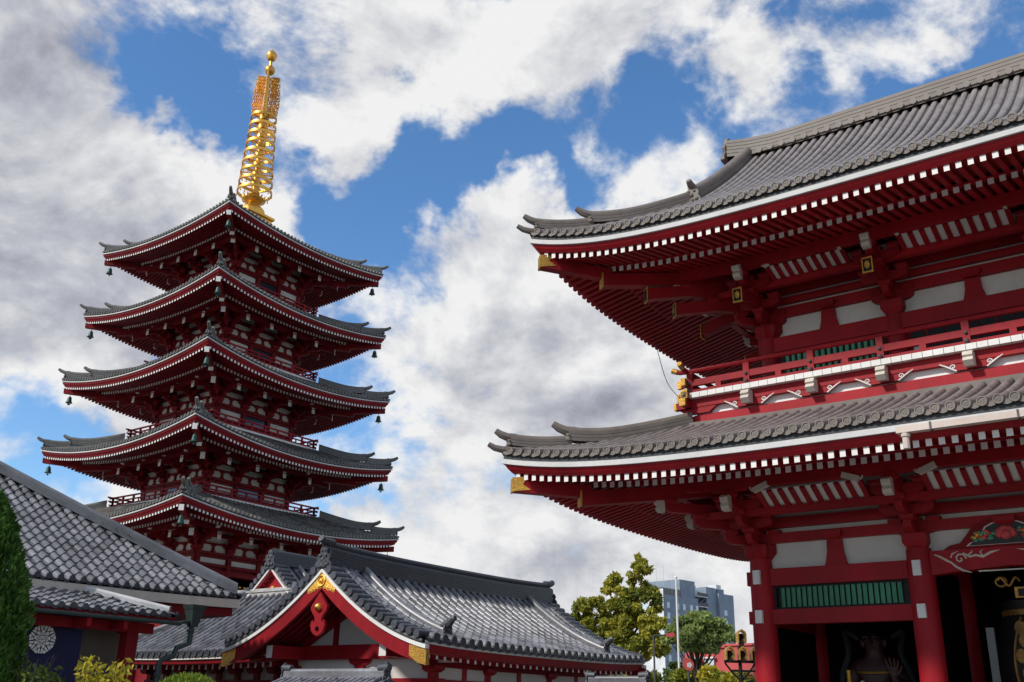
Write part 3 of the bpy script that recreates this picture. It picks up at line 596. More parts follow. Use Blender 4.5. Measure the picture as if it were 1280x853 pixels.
for k in range(5):
    x0,x1=UX[k]+.35,UX[k+1]-.35; w=MB(); 
    if k in (0,4):
        w.box2((x0,27.53,10.75),(x1,27.565,11.8),1)
        for i in range(16):
            x=x0+.1+(x1-x0-.2)*(i+.5)/16; w.tube([(x,27.5,10.75),(x,27.5,11.8)],.055,6,0)
        part('lattice_window',w,['green','black'],gate)
    else:
        for j in range(4):
            a=x0+(x1-x0)*j/4; b=x0+(x1-x0)*(j+1)/4
            w.box2((a+.02,27.53,10.6),(b-.02,27.56,11.85),1); w.box2((a+.5*(b-a)-.03,27.5,10.6),(a+.5*(b-a)+.03,27.54,11.85),3)
            w.box2((a+.03,27.505,11.0),(a+.2,27.53,11.03),0); w.box2((b-.2,27.505,11.0),(b-.03,27.53,11.03),0)
        w.box2((x0+.05,27.5,10.6),(x0+.35,27.53,11.5),2)
        part('door',w,['gold','black','plaster','dred'],gate)
# ---- brackets
def bmesh_of(fn,mats,name): mb=MB(); fn(mb); return mb.mesh(name,mats)
STEP=.62
bl=bmesh_of(lambda m:bracket(m,STEP,.26,.15,.2,3,.4,1.35,nose=True,noff=-.55),['red','cream','goldpaint'],'bracket_lower')
def up_(m,nose=True,tail=.34,diag=1.,lat=True):
    bracket(m,STEP,.26,.15,.2,3,.4,1.3,None,nose=nose,diag=diag,lateral=lat,noff=-.32)
    o=3*STEP*diag; m.beam((0,-o-tail,.74),(0,-.3,1.25),.24,.36,0)
    m.box((0,-o-tail-.02,.73),(.29,.03,.46),2); m.box((0,-o-tail-.038,.73),(.22,.008,.36),3)
    K=8; m.prism([V((.075*math.cos(2*math.pi*k/K)*(1.0),-o-tail-.05,.73+.12*math.sin(2*math.pi*k/K))) for k in range(K)],(0,.012,0),2)
bu=bmesh_of(up_,['red','cream','goldpaint','black'],'bracket_upper')
def corner(fn_straight,fn_diag):
    def f(m):
        fn_straight(m); m.X=Matrix.Rotation(-math.pi/2,4,'Z')@Matrix.Translation((.002,.003,.0025))@Matrix.Scale(.994,4); fn_straight(m)
        m.X=Matrix.Rotation(-math.pi/4,4,'Z')@Matrix.Translation((0,0,.0055)); fn_diag(m); m.X=None
    return f
cl=bmesh_of(corner(lambda m:bracket(m,STEP,.26,.15,.2,3,.4,1.35,noff=-.55),lambda m:bracket(m,STEP,.26,.15,.22,3,.4,1.2,diag=1.414,lateral=False,noff=-.4)),['red','cream','goldpaint'],'bracket_lower_corner')
def updiag(m):
    up_(m,True,.34,1.414,False); m.beam((0,-3.85,1.17),(0,-.5,1.75),.26,.36,0); m.box((0,-3.87,1.165),(.31,.03,.46),2); m.box((0,-3.888,1.165),(.23,.008,.36),3)
cu=bmesh_of(corner(up_,updiag),['red','cream','goldpaint','black'],'bracket_upper_corner')
for xs,ys,z,ms,mc in ((GX,GY,5.7,bl,cl),(UX,UY,12.4,bu,cu)):
    for ix,x in enumerate(xs):
        for iy,y in enumerate(ys):
            ex,ey=ix in (0,5),iy in (0,2)
            if ex and ey: inst('bracket_set',mc,gate,(x,y,z),{(0,0):0,(5,0):math.pi/2,(5,2):math.pi,(0,2):-math.pi/2}[(ix,iy)])
            elif ey: inst('bracket_set',ms,gate,(x,y,z),0 if iy==0 else math.pi)
            elif ex: inst('bracket_set',ms,gate,(x,y,z),-math.pi/2 if ix==0 else math.pi/2)
# ---- coved white strips between the brackets
for xs,y,zt,zb in ((GX,27.,7.30,6.95),(UX,27.52,14.02,13.80)):
    for k in range(5):
        x0,x1=xs[k]+.78,xs[k+1]-.78; A=V((0,y-1.74,zt)); B=V((0,y-1.1,zb)); mb=MB()
        mb.hexa([V((x0,A.y,A.z)),V((x0,B.y,B.z)),V((x0,B.y+.05,B.z+.05)),V((x0,A.y+.05,A.z+.05)),V((x1,A.y,A.z)),V((x1,B.y,B.z)),V((x1,B.y+.05,B.z+.05)),V((x1,A.y+.05,A.z+.05))],1)
        n=max(6,round((x1-x0)/.29)); 
        for i in range(n+1):
            x=x0+(x1-x0)*i/n; mb.beam((x,A.y-.03,A.z-.03),(x,B.y-.03,B.z-.03),.13,.07,0)
        for s,xe in ((1,x0-.05),(-1,x1+.05)): 
            mb.beam((xe,A.y-.2,A.z-.03),(xe+s*.42,A.y-.22,A.z+.12),.14,.14,2)
            mb.tube([V((xe+s*(.0+.09*math.cos(a)),A.y-.2,A.z+.06+.09*math.sin(a))) for a in [i*.6 for i in range(10)]],.03,5,2)
        part('coved_ceiling',mb,['red','white','cream'],gate)
    mb=MB(); mb.box2((xs[0]-1.1,y-1.2,zb-.2),(xs[5]+1.1,y-1.0,zb)); mb.box2((xs[0]-1.2,y-1.1,zb-.202),(xs[0]-1.0,y+9,zb-.002)); part('inner_purlin',mb,['red'],gate)
# ---- balcony
bx0,bx1,by0,by1=-12.51,11.49,25.75,36.25
mb=MB(); mb.box2((bx0,by0,9.2),(bx1,by1,9.84)); mb.box2((bx0-.06,by0-.06,9.46),(bx1+.06,by1+.06,9.80)); part('balcony_base',mb,['red'],gate)
mb=MB(); mb.box2((bx0+.06,by0+.06,9.842),(bx1-.06,by1-.06,10.12)); part('balcony_plaster',mb,['white'],gate)
mb=MB(); mb.box2((bx0-.1,by0-.1,10.06),(bx1+.1,by1+.1,10.31))
PX=[]
for k in range(5): PX+=[UX[k],(UX[k]+UX[k+1])/2]
PX.append(UX[5])
for x in [PX[0]-1.62]+PX+[PX[-1]+1.62]:
    pr=[(-.75,.27),(-.62,.2),(-.5,.12),(-.36,.02),(.36,.02),(.5,.12),(.62,.2),(.75,.27)]
    mb.prism([V((x+a,by0-.08,9.85+z)) for a,z in pr],(0,.13,0),0)
part('balcony_beam',mb,['red'],gate)
for x in PX:
    mb=MB(); pr=[(0,.34),(-.26,.32),(-.34,.2),(-.29,.16),(-.36,.06),(-.24,-.06),(0,-.03)]
    mb.prism([V((x-.12,by0-.1+a,9.93+z)) for a,z in pr],(.24,0,0),0)
    nz=part('balcony_bracket_nose',mb,['cream','white'],gate)
    for s in (-1,1):
        mb=MB(); mb.tube([V((x+s*(.43+.07*(1-a/11)*math.cos(a*.75)),by0-.09,9.98+.07*(1-a/11)*math.sin(a*.75))) for a in range(10)],.016,5,1)
        mb.tube([V((x+s*q,by0-.085,9.85+z)) for q,z in ((.36,.01),(.5,.1),(.62,.18),(.75,.25))],.022,5,1); part('scroll_carving',mb,['cream','white'],nz)
mb=MB(); n=int((bx1-bx0+.4)/.262)
for i in range(n): 
    x=bx0-.2+.262*(i+.5); mb.box2((x-.124,by0-.27,10.315),(x+.124,by0+.6,10.47),0)
for i in range(int((by1-by0+.2)/.262)):
    y=by0-.1+.262*(i+.5); mb.box2((bx0-.27,y+.1,10.314),(bx0+.6,y+.35,10.469),0)
mb.box2((bx0-.2,by0-.2,10.33),(bx1+.2,by1+.2,10.45),1)
part('balcony_floor',mb,['white','dred'],gate)
mb=MB(); ry=by0-.12; rx=bx0-.12
for (h0,h1,dp,ext) in ((10.475,10.575,.14,.26),(10.70,10.89,.12,.36)):
    for y in (ry,by1+.12): mb.box2((bx0-ext,y-dp/2,h0),(bx1+ext,y+dp/2,h1))
    for x in (rx,bx1+.12): mb.box2((x-dp/2,by0-ext,h0+.003),(x+dp/2,by1+ext,h1-.003))
    for x,y in ((bx0-ext,ry),(rx,by0-ext)):
        a=(.14,dp+.03,h1-h0+.03) if y==ry else (dp+.03,.14,h1-h0+.03); mb.box((x,y,(h0+h1)/2),a,1)
for y in (ry,by1+.12): mb.tube([(bx0-.55,y,11.28),(bx0-.35,y,11.2),(bx0,y,11.17),(bx1,y,11.17),(bx1+.35,y,11.2)],.075,8)
for x in (rx,bx1+.12): mb.tube([(x,by0-.55,11.28),(x,by0-.35,11.2),(x,by0,11.175),(x,by1,11.175)],.075,8)
for a,b in (((bx0-.6,ry,11.30),(bx0-.42,ry,11.225)),((rx,by0-.62,11.31),(rx,by0-.42,11.225))): mb.tube([a,b],.082,8,1)
for x,y,ax_ in ((bx0-.1,by0-.42,0),(bx0-.42,by0-.1,1)):
    d_=V((0,-1,0)) if ax_==0 else V((-1,0,0)); e_=V((1,0,0)) if ax_==0 else V((0,1,0))
    mb.beam(V((x,y,10.39))-d_*.4,V((x,y,10.39)),.2,.2,0); mb.beam(V((x,y,10.39))-d_*.06,V((x,y,10.39))+d_*.02,.215,.215,1); mb.beam(V((x,y,10.39)),V((x,y,10.39))+d_*.03,.165,.165,2); mb.sphere(V((x,y,10.39))+d_*.035,.05,6,1)
    mb.beam(V((x,y,10.14))-d_*.4,V((x,y,10.14))+d_*.12,.18,.2,0); mb.beam(V((x,y,10.14))+d_*.06,V((x,y,10.14))+d_*.14,.195,.215,1)
for i,x in enumerate([bx0-.02]+PX): 
    mb.box2((x-.09,ry-.075,10.475),(x+.09,ry+.075,11.12)); mb.sphere((x,ry-.09,10.79),.05,6,2); mb.sphere((x,ry-.1,10.56),.06,6,2)
for a,b in zip([bx0]+PX,PX): 
    x=(a+b)/2; mb.box2((x-.085,ry-.058,10.575),(x+.085,ry+.058,10.705))
for y in (27.5,29.2,31,32.8,34.5): mb.box2((rx-.075,y-.09,10.475),(rx+.075,y+.09,11.12))
part('balcony_railing',mb,['red','goldpaint','dsteel'],gate,40)
mb=MB(); mb.tube(curve([(-15.4,28.84,13.94),(-14.6,27.6,12.7),(-13.6,26.2,11.2),(-12.75,25.3,10.3)],6),.012,5); part('lightning_cable',mb,['dsteel'],gate)
# ================================================================ PAGODA
PX0,PY0=-59.37,44.17
pag=thing('pagoda','tall five-storey crimson pagoda with stacked grey roofs and a gilded spire','pagoda',(PX0,PY0,0))
ZF=[12.1,17.1,22.35,27.57,32.98]; LF=[.85,1.0,.95,.9,.7]; WR=[9.38,8.83,8.45,7.99,7.6]; BW=[3.9,3.58,3.42,3.25,3.08]; BAL=[None,5.1,4.76,4.42,4.1]
pb=bmesh_of(lambda m:bracket(m,.56,.23,.12,.19,3,.3,1.15,noseh=.46),['dred','white','white'],'bracket_pagoda')
def ptail(m,diag=1.):
    bracket(m,.56,.23,.12,.19,3,.3,1.15,noseh=.4,diag=diag,lateral=diag==1.)
    o=3*.56*diag; m.beam((0,-o-.5,.72),(0,-.3,1.35),.2,.3,0); m.box((0,-o-.51,.715),(.27,.03,.44),1)
pb=bmesh_of(ptail,['dred','white','white'],'bracket_pagoda')
def pdiag(m):
    ptail(m,1.414); m.beam((0,-3.25,1.36),(0,-.4,1.9),.22,.3,0); m.box((0,-3.26,1.355),(.3,.03,.42),1); m.box((0,-2.9,.70),(.3,.03,.46),1)
pc=bmesh_of(corner(ptail,pdiag),['dred','white','white'],'bracket_pagoda_corner')
SQ=(0,1,2,3)
for k in range(5):
    zf,w,b=ZF[k],WR[k],BW[k]
    if k<4: T=w-BAL[k+1]-.15; pr=(lambda T_:(lambda t:.32+.36*t+.018*t*t))(T)
    else: T=w-1.05; pr=lambda t:.32+.38*t+.027*t*t
    PR=Roof(PX0,PY0,w,w,zf,LF[k],w,2,pr,T=T,lt=9.)
    roof=part('roof',PR.tiles(SQ,.33,.095,.42,seg=4,wob=0),['ptile','ptile'],pag,50)
    eaves(roof,PR,w-b-.1,.29,SQ,w=.145,h=.18,pur=w-b-1.72,ns=28,goldhip=False,d0=-.38,mats=('eavewhite','dred'),t1=2.05,wb=.075)
    for q in range(4):
        hipridge(roof,PR,q,.15,1.5,.32,.36,.55,mat='ptile',lift=.14); hipridge(roof,PR,q,1.42,T,.34,.42,.6,mat='ptile',lift=.18)
    # body
    z0=0. if k==0 else ZF[k-1]+1.8; zh=zf-1.22
    mb=MB(); 
    mb.box2((PX0-b+.05,PY0-b+.05,zh-.02),(PX0+b-.05,PY0+b-.05,zf+1.),0); part('plaster_panel',mb,['plaster'],pag)
    mb=MB(); mb.box2((PX0-b+.12,PY0-b+.12,z0),(PX0+b-.12,PY0+b-.12,zh-.03),0); part('wall',mb,['dred'],pag)
    mb=MB(); cols=[-b,-b/3,b/3,b]
    def fr(u,o,z,su,so,sz):     # box on each of the four faces
        for s in range(4):
            n=[V((0,-1,0)),V((1,0,0)),V((0,1,0)),V((-1,0,0))][s]; a=V((-n.y,n.x,0)); c=V((PX0,PY0,z))+n*(b+o)+a*u
            mb.box(c,(su,so,sz) if s%2==0 else (so,su,sz-.004))
    fr(0,.0,zh-.02,2*b+.7,.3,.2); fr(0,.0,zh-.22,2*b+.3,.2,.14); 
    fr(0,.0,zh+.62,2*b+.5,.13,.13); fr(0,0,zh+1.2,2*b+.5,.13,.26)
    for i in range(3): fr((cols[i]+cols[i+1])/2,.0,zh+.32,.16,.12,.48); fr((cols[i]+cols[i+1])/2,.02,zh+.14,.3,.12,.1); fr((cols[i]+cols[i+1])/2,.02,zh+.52,.34,.16,.1)
    for c in cols: fr(c*.97,.0,(z0+zh-.1)/2+.6,.3,.3,zh-z0-1.2)
    if k: fr(0,0,z0+1.05,2*b+.2,.16,.12); fr(0,0,z0+.62,2*b+.2,.16,.16)
    else: fr(0,0,zh-1.2,2*b+.3,.26,.3); fr(0,0,zh-.75,2*b+.2,.2,.2)
    part('wall_frame',mb,['dred'],pag)
    mb=MB(); 
    def pane(u,z,su,sz,mi):
        for s in range(4):
            n=[V((0,-1,0)),V((1,0,0)),V((0,1,0)),V((-1,0,0))][s]; a=V((-n.y,n.x,0)); c=V((PX0,PY0,z))+n*(b-.08)+a*u
            mb.box(c,(su,.1,sz) if s%2==0 else (.1,su,sz),mi)
    hh=.62 if k else .36; zz=zh-.62 if k else zh-.49
    for i in (0,2): pane((cols[i]+cols[i+1])/2,zz,2*b/3-.36,hh,0)
    if k: pane(0,zz,2*b/3-.36,hh,1)
    else:
        pane(0,zz,2*b/3-.36,hh,0); pane(0,zh-1.75,2*b/3-.4,.7,1)
        for i in range(3): pane((cols[i]+cols[i+1])/2,zh-2.4,2*b/3-.4,2.,1)
        for u in (-.7,-.5,-.1,.3,.55): 
            for s in range(4):
                n=[V((0,-1,0)),V((1,0,0)),V((0,1,0)),V((-1,0,0))][s]; a=V((-n.y,n.x,0)); mb.box(V((PX0,PY0,zh-1.95))+n*(b-.02)+a*u,(.16,.16,.08),2)
    part('wall_panel',mb,['plaster','dglass','goldpaint'],pag)
    for s in range(4):
        n=[V((0,-1,0)),V((1,0,0)),V((0,1,0)),V((-1,0,0))][s]; a=V((-n.y,n.x,0)); rz=s*math.pi/2
        for u in cols[1:3]: inst('bracket_set',pb,pag,V((PX0,PY0,zh+.08))+n*b+a*u,rz)
        inst('bracket_set',pc,pag,V((PX0,PY0,zh+.08))+n*b-a*b,rz)
    if k:
        B=BAL[k]; zs=ZF[k-1]+2.2; mb=MB(); mb.box2((PX0-B+.22,PY0-B+.22,zs-.55),(PX0+B-.22,PY0+B-.22,zs-.02),0); mb.box2((PX0-B,PY0-B,zs-.02),(PX0+B,PY0+B,zs+.12),1)
        mb.box2((PX0-B+.1,PY0-B+.1,zs+.121),(PX0+B-.1,PY0+B-.1,zs+.16),0)
        part('balcony',mb,['dred','white'],pag)
        mb=MB()
        for s in range(4):
            n=[V((0,-1,0)),V((1,0,0)),V((0,1,0)),V((-1,0,0))][s]; a=V((-n.y,n.x,0)); q=B-.14
            for (h,t,e) in ((.22,.08,.28),(.48,.09,.34),(.75,.1,.42)):
                A=V((PX0,PY0,zs+h+(.004 if s%2 else 0)))+n*q-a*(B+e-.14); Z=A+a*2*(B+e-.14); mb.beam(A,Z,t,t)
            m=8
            for i in range(m+1):
                c=V((PX0,PY0,zs+.44))+n*q+a*(-q+2*q*i/m); mb.box(c,(.12,.12,.62 if i in (0,m) else .58))
            for i in range(m): mb.box(V((PX0,PY0,zs+.34))+n*q+a*(-q+2*q*(i+.5)/m),(.07,.07,.2))
        part('balcony_railing',mb,['red'],pag)
# ---- gilded spire
mb=MB(); z=37.3
mb.box2((PX0-1.15,PY0-1.15,z-.75),(PX0+1.15,PY0+1.15,z+.55)); mb.box2((PX0-1.3,PY0-1.3,z+.55),(PX0+1.3,PY0+1.3,z+.75)); mb.box2((PX0-1.22,PY0-1.22,z+.17),(PX0+1.22,PY0+1.22,z+.27))
sp=part('spire_base',mb,['gold'],pag)
mb=MB(); c=(PX0,PY0,0)
mb.lathe(c,[(1.02,z+.75),(1.05,z+1.0),(.95,z+1.35),(.7,z+1.62),(.45,z+1.75),(.42,z+1.9),(.62,z+2.0),(.85,z+2.2),(.9,z+2.3),(.55,z+2.38),(.32,z+2.5)],28); 
for i in range(16):
    a=2*math.pi*i/16; mb.prism([V((PX0+math.cos(a+q)*.86*r,PY0+math.sin(a+q)*.86*r,z+2.18+h)) for q,r,h in ((-.16,1,0),(0,1.18,.34),(.16,1,0))],(math.cos(a)*.05,math.sin(a)*.05,0))
part('spire_dome',mb,['gold'],pag,40)
mb=MB(); mb.tube([(PX0,PY0,z+2.3),(PX0,PY0,47.2),(PX0,PY0,51.3)],[.3,.24,.12],14); part('spire_pole',mb,['gold'],pag,40)
for i in range(9):
    zz=40.25+i*.87; r=1.4-.042*i; mb=MB()
    h=.125; mb.lathe((PX0,PY0,zz),[(r-.09,-h),(r,-h),(r+.02,0),(r,h),(r-.09,h),(r-.1,0),(r-.09,-h)],32,caps=False)
    mb.lathe((PX0,PY0,zz),[(.28,-.22),(.42,-.2),(.42,.12),(.28,.14)],16)
    for q in range(4):
        a=2*math.pi*q/4+.2+.35*i; d=V((math.cos(a),math.sin(a),0)); mb.beam(V((PX0,PY0,zz-.04))+d*.3,V((PX0,PY0,zz-.02))+d*(r-.05),.05,.12)
    for q in range(8):
        a=2*math.pi*q/8; d=V((math.cos(a),math.sin(a),0)); mb.tube([V((PX0,PY0,zz-h))+d*(r-.03),V((PX0,PY0,zz-h-.1))+d*(r-.03),V((PX0,PY0,zz-h-.26))+d*(r-.02)],[.012,.035,.05],6)
    part('spire_ring',mb,['gold'],pag,40)
for q in range(4):     # openwork flame plates
    a=math.pi/4+q*math.pi/2; d=V((math.cos(a),math.sin(a),0)); mb=MB(); rr=random.Random(5+q); z0,z1=47.5,51.1
    def wd(f): return .98*(1.0-.28*abs(f-.35)-.25*max(0,f-.8))
    for i in range(12):
        f=i/11
        for j in range(5):
            x=.22+(wd(f)-.22)*(j+.5*(i%2))/4.5
            if x>wd(f): continue
            zc=z0+(z1-z0)*f; pts=[]; R_=.14+.03*rr.random()
            for s in range(9):
                t=2*math.pi*s/8; pts.append(V((PX0,PY0,zc+math.sin(t)*R_*1.25))+d*(x+math.cos(t)*R_*.8))
            mb.tube(pts,.048,4,0,False)
    for i in range(14):
        f=i/13; x=wd(f)+.1; b=V((PX0,PY0,z0+(z1-z0)*f))+d*x; mb.tube([b-d*.12,b+d*.05+V((0,0,.14)),b+d*.02+V((0,0,.3))],[.04,.04,.01],4)
    part('flame_plate',mb,['gold'],pag)
mb=MB(); mb.sphere((PX0,PY0,51.95),.43,14,0,1.05); mb.tube([(PX0,PY0,52.3),(PX0,PY0,53.1)],[.14,.09],10); mb.lathe((PX0,PY0,53.45),[(.05,-.5),(.3,-.42),(.46,-.12),(.44,.12),(.26,.36),(.08,.5),(.02,.66)],16); part('spire_jewel',mb,['gold'],pag,40)
# ---- wind bells
def bell_mb(mb,s=1.):
    mb.tube([(0,0,0),(0,0,-.3*s)],.025*s,5); mb.lathe((0,0,-.95*s),[(.34*s,0),(.27*s,.08*s),(.22*s,.25*s),(.2*s,.45*s),(.15*s,.6*s),(.05*s,.66*s)],12)
    mb.tube([(0,0,-.9*s),(0,0,-1.08*s)],.015*s,4)
    mb.prism([(-.16*s,-.015*s,-1.05*s),(.16*s,-.015*s,-1.05*s),(.1*s,-.015*s,-1.18*s),(-.1*s,-.015*s,-1.18*s)],(0,.03*s,0))
bmb=MB(); bell_mb(bmb,.74); bme=bmb.mesh('wind_bell',['bell'],smooth=40)
FL=['lowest','second','third','fourth','topmost']; CN=[('left corner',(-1,-1)),('near middle corner',(1,-1)),('right corner',(1,1))]
for k in range(5):
    for nm,(sx,sy) in CN:
        if k==0 and sx<0: continue
        w=WR[k]-.55; o=bpy.data.objects.new('wind_bell',bme); COL.objects.link(o); o.location=(PX0+sx*w,PY0+sy*w,ZF[k]+LF[k]-.78); o.rotation_euler=(0,0,rnd.random()*3)
        tag(o,f'green bronze wind bell under the {nm} of the {FL[k]} pagoda roof','bell','wind bells hanging from the pagoda eaves')
# ================================================================ SIDE HALLS
def verge_tiles(mb,pts,y0,y1,r,step,mi=0):
    """short round tiles laid across the sloping gable edge; pts = (x,z) along the slope"""
    acc=0
    for (xa,za),(xb,zb) in zip(pts,pts[1:]):
        L=math.hypot(xb-xa,zb-za); 
        while acc<L:
            f=acc/L; x=xa+(xb-xa)*f; z=za+(zb-za)*f
            mb.tube([V((x,y0,z)),V((x,(y0+y1)/2,z+.005)),V((x,y1,z+.02))],[r*1.05,r,r*.9],10,mi,tint=.2+.6*rnd.random()); acc+=step
        acc-=L
def bargeboard(roof,x0,pts,y,th,dtop,dwhite,dred):
    """pts: (x,z) from apex to eave on both sides, z = top of the board"""
    w,r_=MB(),MB()
    for a,b in zip(pts,pts[1:]):
        w.prism([V((a[0],y-.05,a[1])),V((b[0],y-.05,b[1])),V((b[0],y-.05,b[1]-dwhite)),V((a[0],y-.05,a[1]-dwhite))],(0,th+.05,0),0)
        r_.prism([V((a[0],y,a[1]-dwhite-.004)),V((b[0],y,b[1]-dwhite-.004)),V((b[0],y,b[1]-dred(b[0]))),V((a[0],y,a[1]-dred(a[0])))],(0,th,0),0)
    part('barge_edge',w,['white'],roof); return part('bargeboard',r_,['red'],roof)
# ---- hall with the big gable
HX,HY=-23.7,22.
hall=thing('gabled_hall','low temple hall with a big curved gable, gilded corner fittings and a ribbed grey roof','hall',(HX,HY+6,0))
mp=lambda t:.24+.22*t+.072*t*t
MR=Roof(HX,28.3,6.3,4.4,3.15,.12,6,3,mp,rot=True,tg=.01,lt=20)
roof=part('roof',MR.tiles((0,2),.40,.125,.30,mi=0,ei=1,wob=.012,pan=.05),['tile','tiled'],hall,50)
for sd in (0,2):
    mb=MB(); MR.sweep(mb,(sd,),[(0,.05),(0,.13),(.05,.13),(.05,.05)],0,16); MR.sweep(mb,(sd,),[(.02,.132),(.02,.2),(.2,.2),(.2,.132)],1,16); part('eave_board',mb,['white','lead'],roof)
    mb=MB(); MR.sweep(mb,(sd,),[(.05,.05),(.1,-.16),(.3,-.2),(.3,.1),(.05,.1)],0,16); part('eave_fascia',mb,['red'],roof)
    mb=MB(); MR.rafters(mb,(sd,),.36,.3,1.75,-.30,-.02,.1,.12); part('rafters',mb,['red','white'],roof)
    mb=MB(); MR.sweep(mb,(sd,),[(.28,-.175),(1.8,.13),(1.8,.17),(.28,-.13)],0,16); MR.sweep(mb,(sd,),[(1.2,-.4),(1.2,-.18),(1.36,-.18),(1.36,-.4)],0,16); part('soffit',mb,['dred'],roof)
def slope(dz=0,n=14,x1=4.4,s=1): return [(HX+s*(x1*i/n),3.15+mp(4.4-x1*i/n)+dz) for i in range(n+1)]
for y,sy in ((22.,1),(34.6,-1)):
    pts=slope(-.1,14,4.46,-1)[::-1]+slope(-.1,14,4.46,1)[1:]
    ba=bargeboard(roof,HX,pts,y if sy>0 else y-.12,.12,0,.11,lambda x:.62-.10*abs(x-HX)/4.4)
    if sy>0:
        for s in (-1,1):
            mb=MB(); ps=slope(-.1,14,4.46,s); seg=[p for p in ps if abs(p[0]-HX)>3.55]
            for a,b in zip(seg,seg[1:]): mb.prism([V((a[0],y-.012,a[1]-.13)),V((b[0],y-.012,b[1]-.13)),V((b[0],y-.012,b[1]-.55)),V((a[0],y-.012,a[1]-.55+.1*(a is seg[0])))],(0,.136,0),0)
            e=ps[-1]; mb.box2((e[0]-.004 if s>0 else e[0]+.004,y-.012,e[1]-.55),(e[0]+s*.012,y+.13,e[1]-.13),0)
            part('gilt_corner_fitting',mb,['goldpaint'],ba)
        mb=MB()
        for s in (-1,1):
            ps=slope(-.22,30,.62,s)
            for i,(a,b) in enumerate(zip(ps,ps[1:])):
                h=.42-.30*i/29+.05*math.sin(i*1.9)
                mb.prism([V((a[0],y-.016,a[1])),V((b[0],y-.016,b[1])),V((b[0],y-.016,b[1]-h)),V((a[0],y-.016,a[1]-h))],(0,.02,0),0)
        K=14; mb.tube([V((HX+.16*math.cos(6.283*k/K),y-.03,5.27+.16*math.sin(6.283*k/K))) for k in range(K+1)],.028,5,0); mb.sphere((HX,y-.03,5.27),.08,6,0)
        part('gilt_apex_fitting',mb,['goldpaint'],ba)
        mb=MB(); o=[(0,.72),(.42,.18),(.40,.05),(.2,-.2),(.16,-.36),(.26,-.43),(.24,-.32),(.33,-.36),(.37,-.52),(.3,-.74),(.16,-.86),(0,-.93)]
        ou=o+[(-x,z) for x,z in o[::-1][1:-1]]
        mb.prism([V((HX+.03+x*.86,y-.07,4.34+z*.8)) for x,z in ou],(0,.1,0),0); mb.sphere((HX+.03,y-.08,4.46),.14,8,1,.9); mb.sphere((HX+.03,y-.07,3.82),.07,6,2)
        part('gable_pendant',mb,['red','gold','dark'],ba,30)
    mb=MB()
    for s in (-1,1):
        ps=slope(.13,40,4.3,s); verge_tiles(mb,ps[1:],y-.12*sy,y+.52*sy,.115,.31)
    part('verge_tiles',mb,['tiled'],roof,40)
    mb=MB()
    for s in (-1,1):
        for o,dz in ((.66,.1),(.98,.06)):
            ps=slope(dz,18,4.3,s)
            for a,b in zip(ps,ps[1:]): mb.tube([V((b[0],y+o*sy,b[1])),V((a[0],y+o*sy,a[1]))],[.125,.108],8,0,tint=rnd.random())
        mb.tube([V((x,y-.02*sy,z)) for x,z in slope(-.02,20,4.3,s)],.05,6,0)
    part('verge_roll',mb,['tile'],roof,40)
    yk=y+1.72*sy
    for s in (-1,1):
        ps=slope(-.02,14,3.75,s)[::-1]; mb=MB(); ridge_sweep(mb,[V((x,yk,z)) for x,z in ps],.28,.24,0,3); part('descending_ridge',mb,['tile'],roof,40); mb=MB(); p0=V((ps[0][0],yk,ps[0][1])); oni(mb,p0,(s,0,0),.4,.6)
        mb.tube([p0+V((-s*.2,0,.36)),p0+V((s*.08,0,.46)),p0+V((s*.2,0,.58)),p0+V((s*.3,0,.6))],[.11,.12,.1,.08],8)
        part('ridge_end_ornament',mb,['tiled'],roof,40)
n=24; pts=[V((HX,22.06+12.5*i/n,5.62+.12*abs(2*i/n-1)**3)) for i in range(n+1)]
mb=MB(); ridge_sweep(mb,pts,.5,.52,0,7,capr=.12); mb.tube([p+V((0,.0,.70)) for p in pts],.1,8,0)
for sy,p in ((-1,pts[0]),(1,pts[-1])): 
    oni(mb,p+V((0,sy*.03,-.12)),(0,sy,0),.6,.72); mb.tube([p+V((0,-sy*.3,.74)),p+V((0,sy*.1,.76)),p+V((0,sy*.26,.84))],.12,10,0)
part('main_ridge',mb,['tiled'],roof,40)
# gable wall, frame and the sloping rafters behind the bargeboard
yw=24.0; mb=MB(); pr=[(-4.0,2.9)]+[(x-HX,z) for x,z in slope(-.28,12,4.0,-1)[::-1]+slope(-.28,12,4.0,1)[1:]]+[(4.0,2.9)]
mb.prism([V((HX+x,yw,z)) for x,z in pr],(0,.12,0),0); mb.box2((HX-3.1,yw+.002,.3),(HX+3.1,yw+.12,2.9)); mb.box2((HX-3.1,yw+.13,.3),(HX-2.98,33.6,3.2)); mb.box2((HX+2.98,yw+.13,.3),(HX+3.1,33.6,3.2)); mb.box2((HX-3.1,33.5,.3),(HX+3.1,33.62,2.9)); mb.prism([V((HX+x,33.5,z)) for x,z in pr],(0,.12,0),0)
part('wall',mb,['plaster'],hall)
mb=MB(); mb.box2((HX-2.9,yw-.26,3.02),(HX+2.9,yw-.02,3.46)); mb.box2((HX-3.4,yw-.2,2.28),(HX+3.4,yw+.14,2.44))
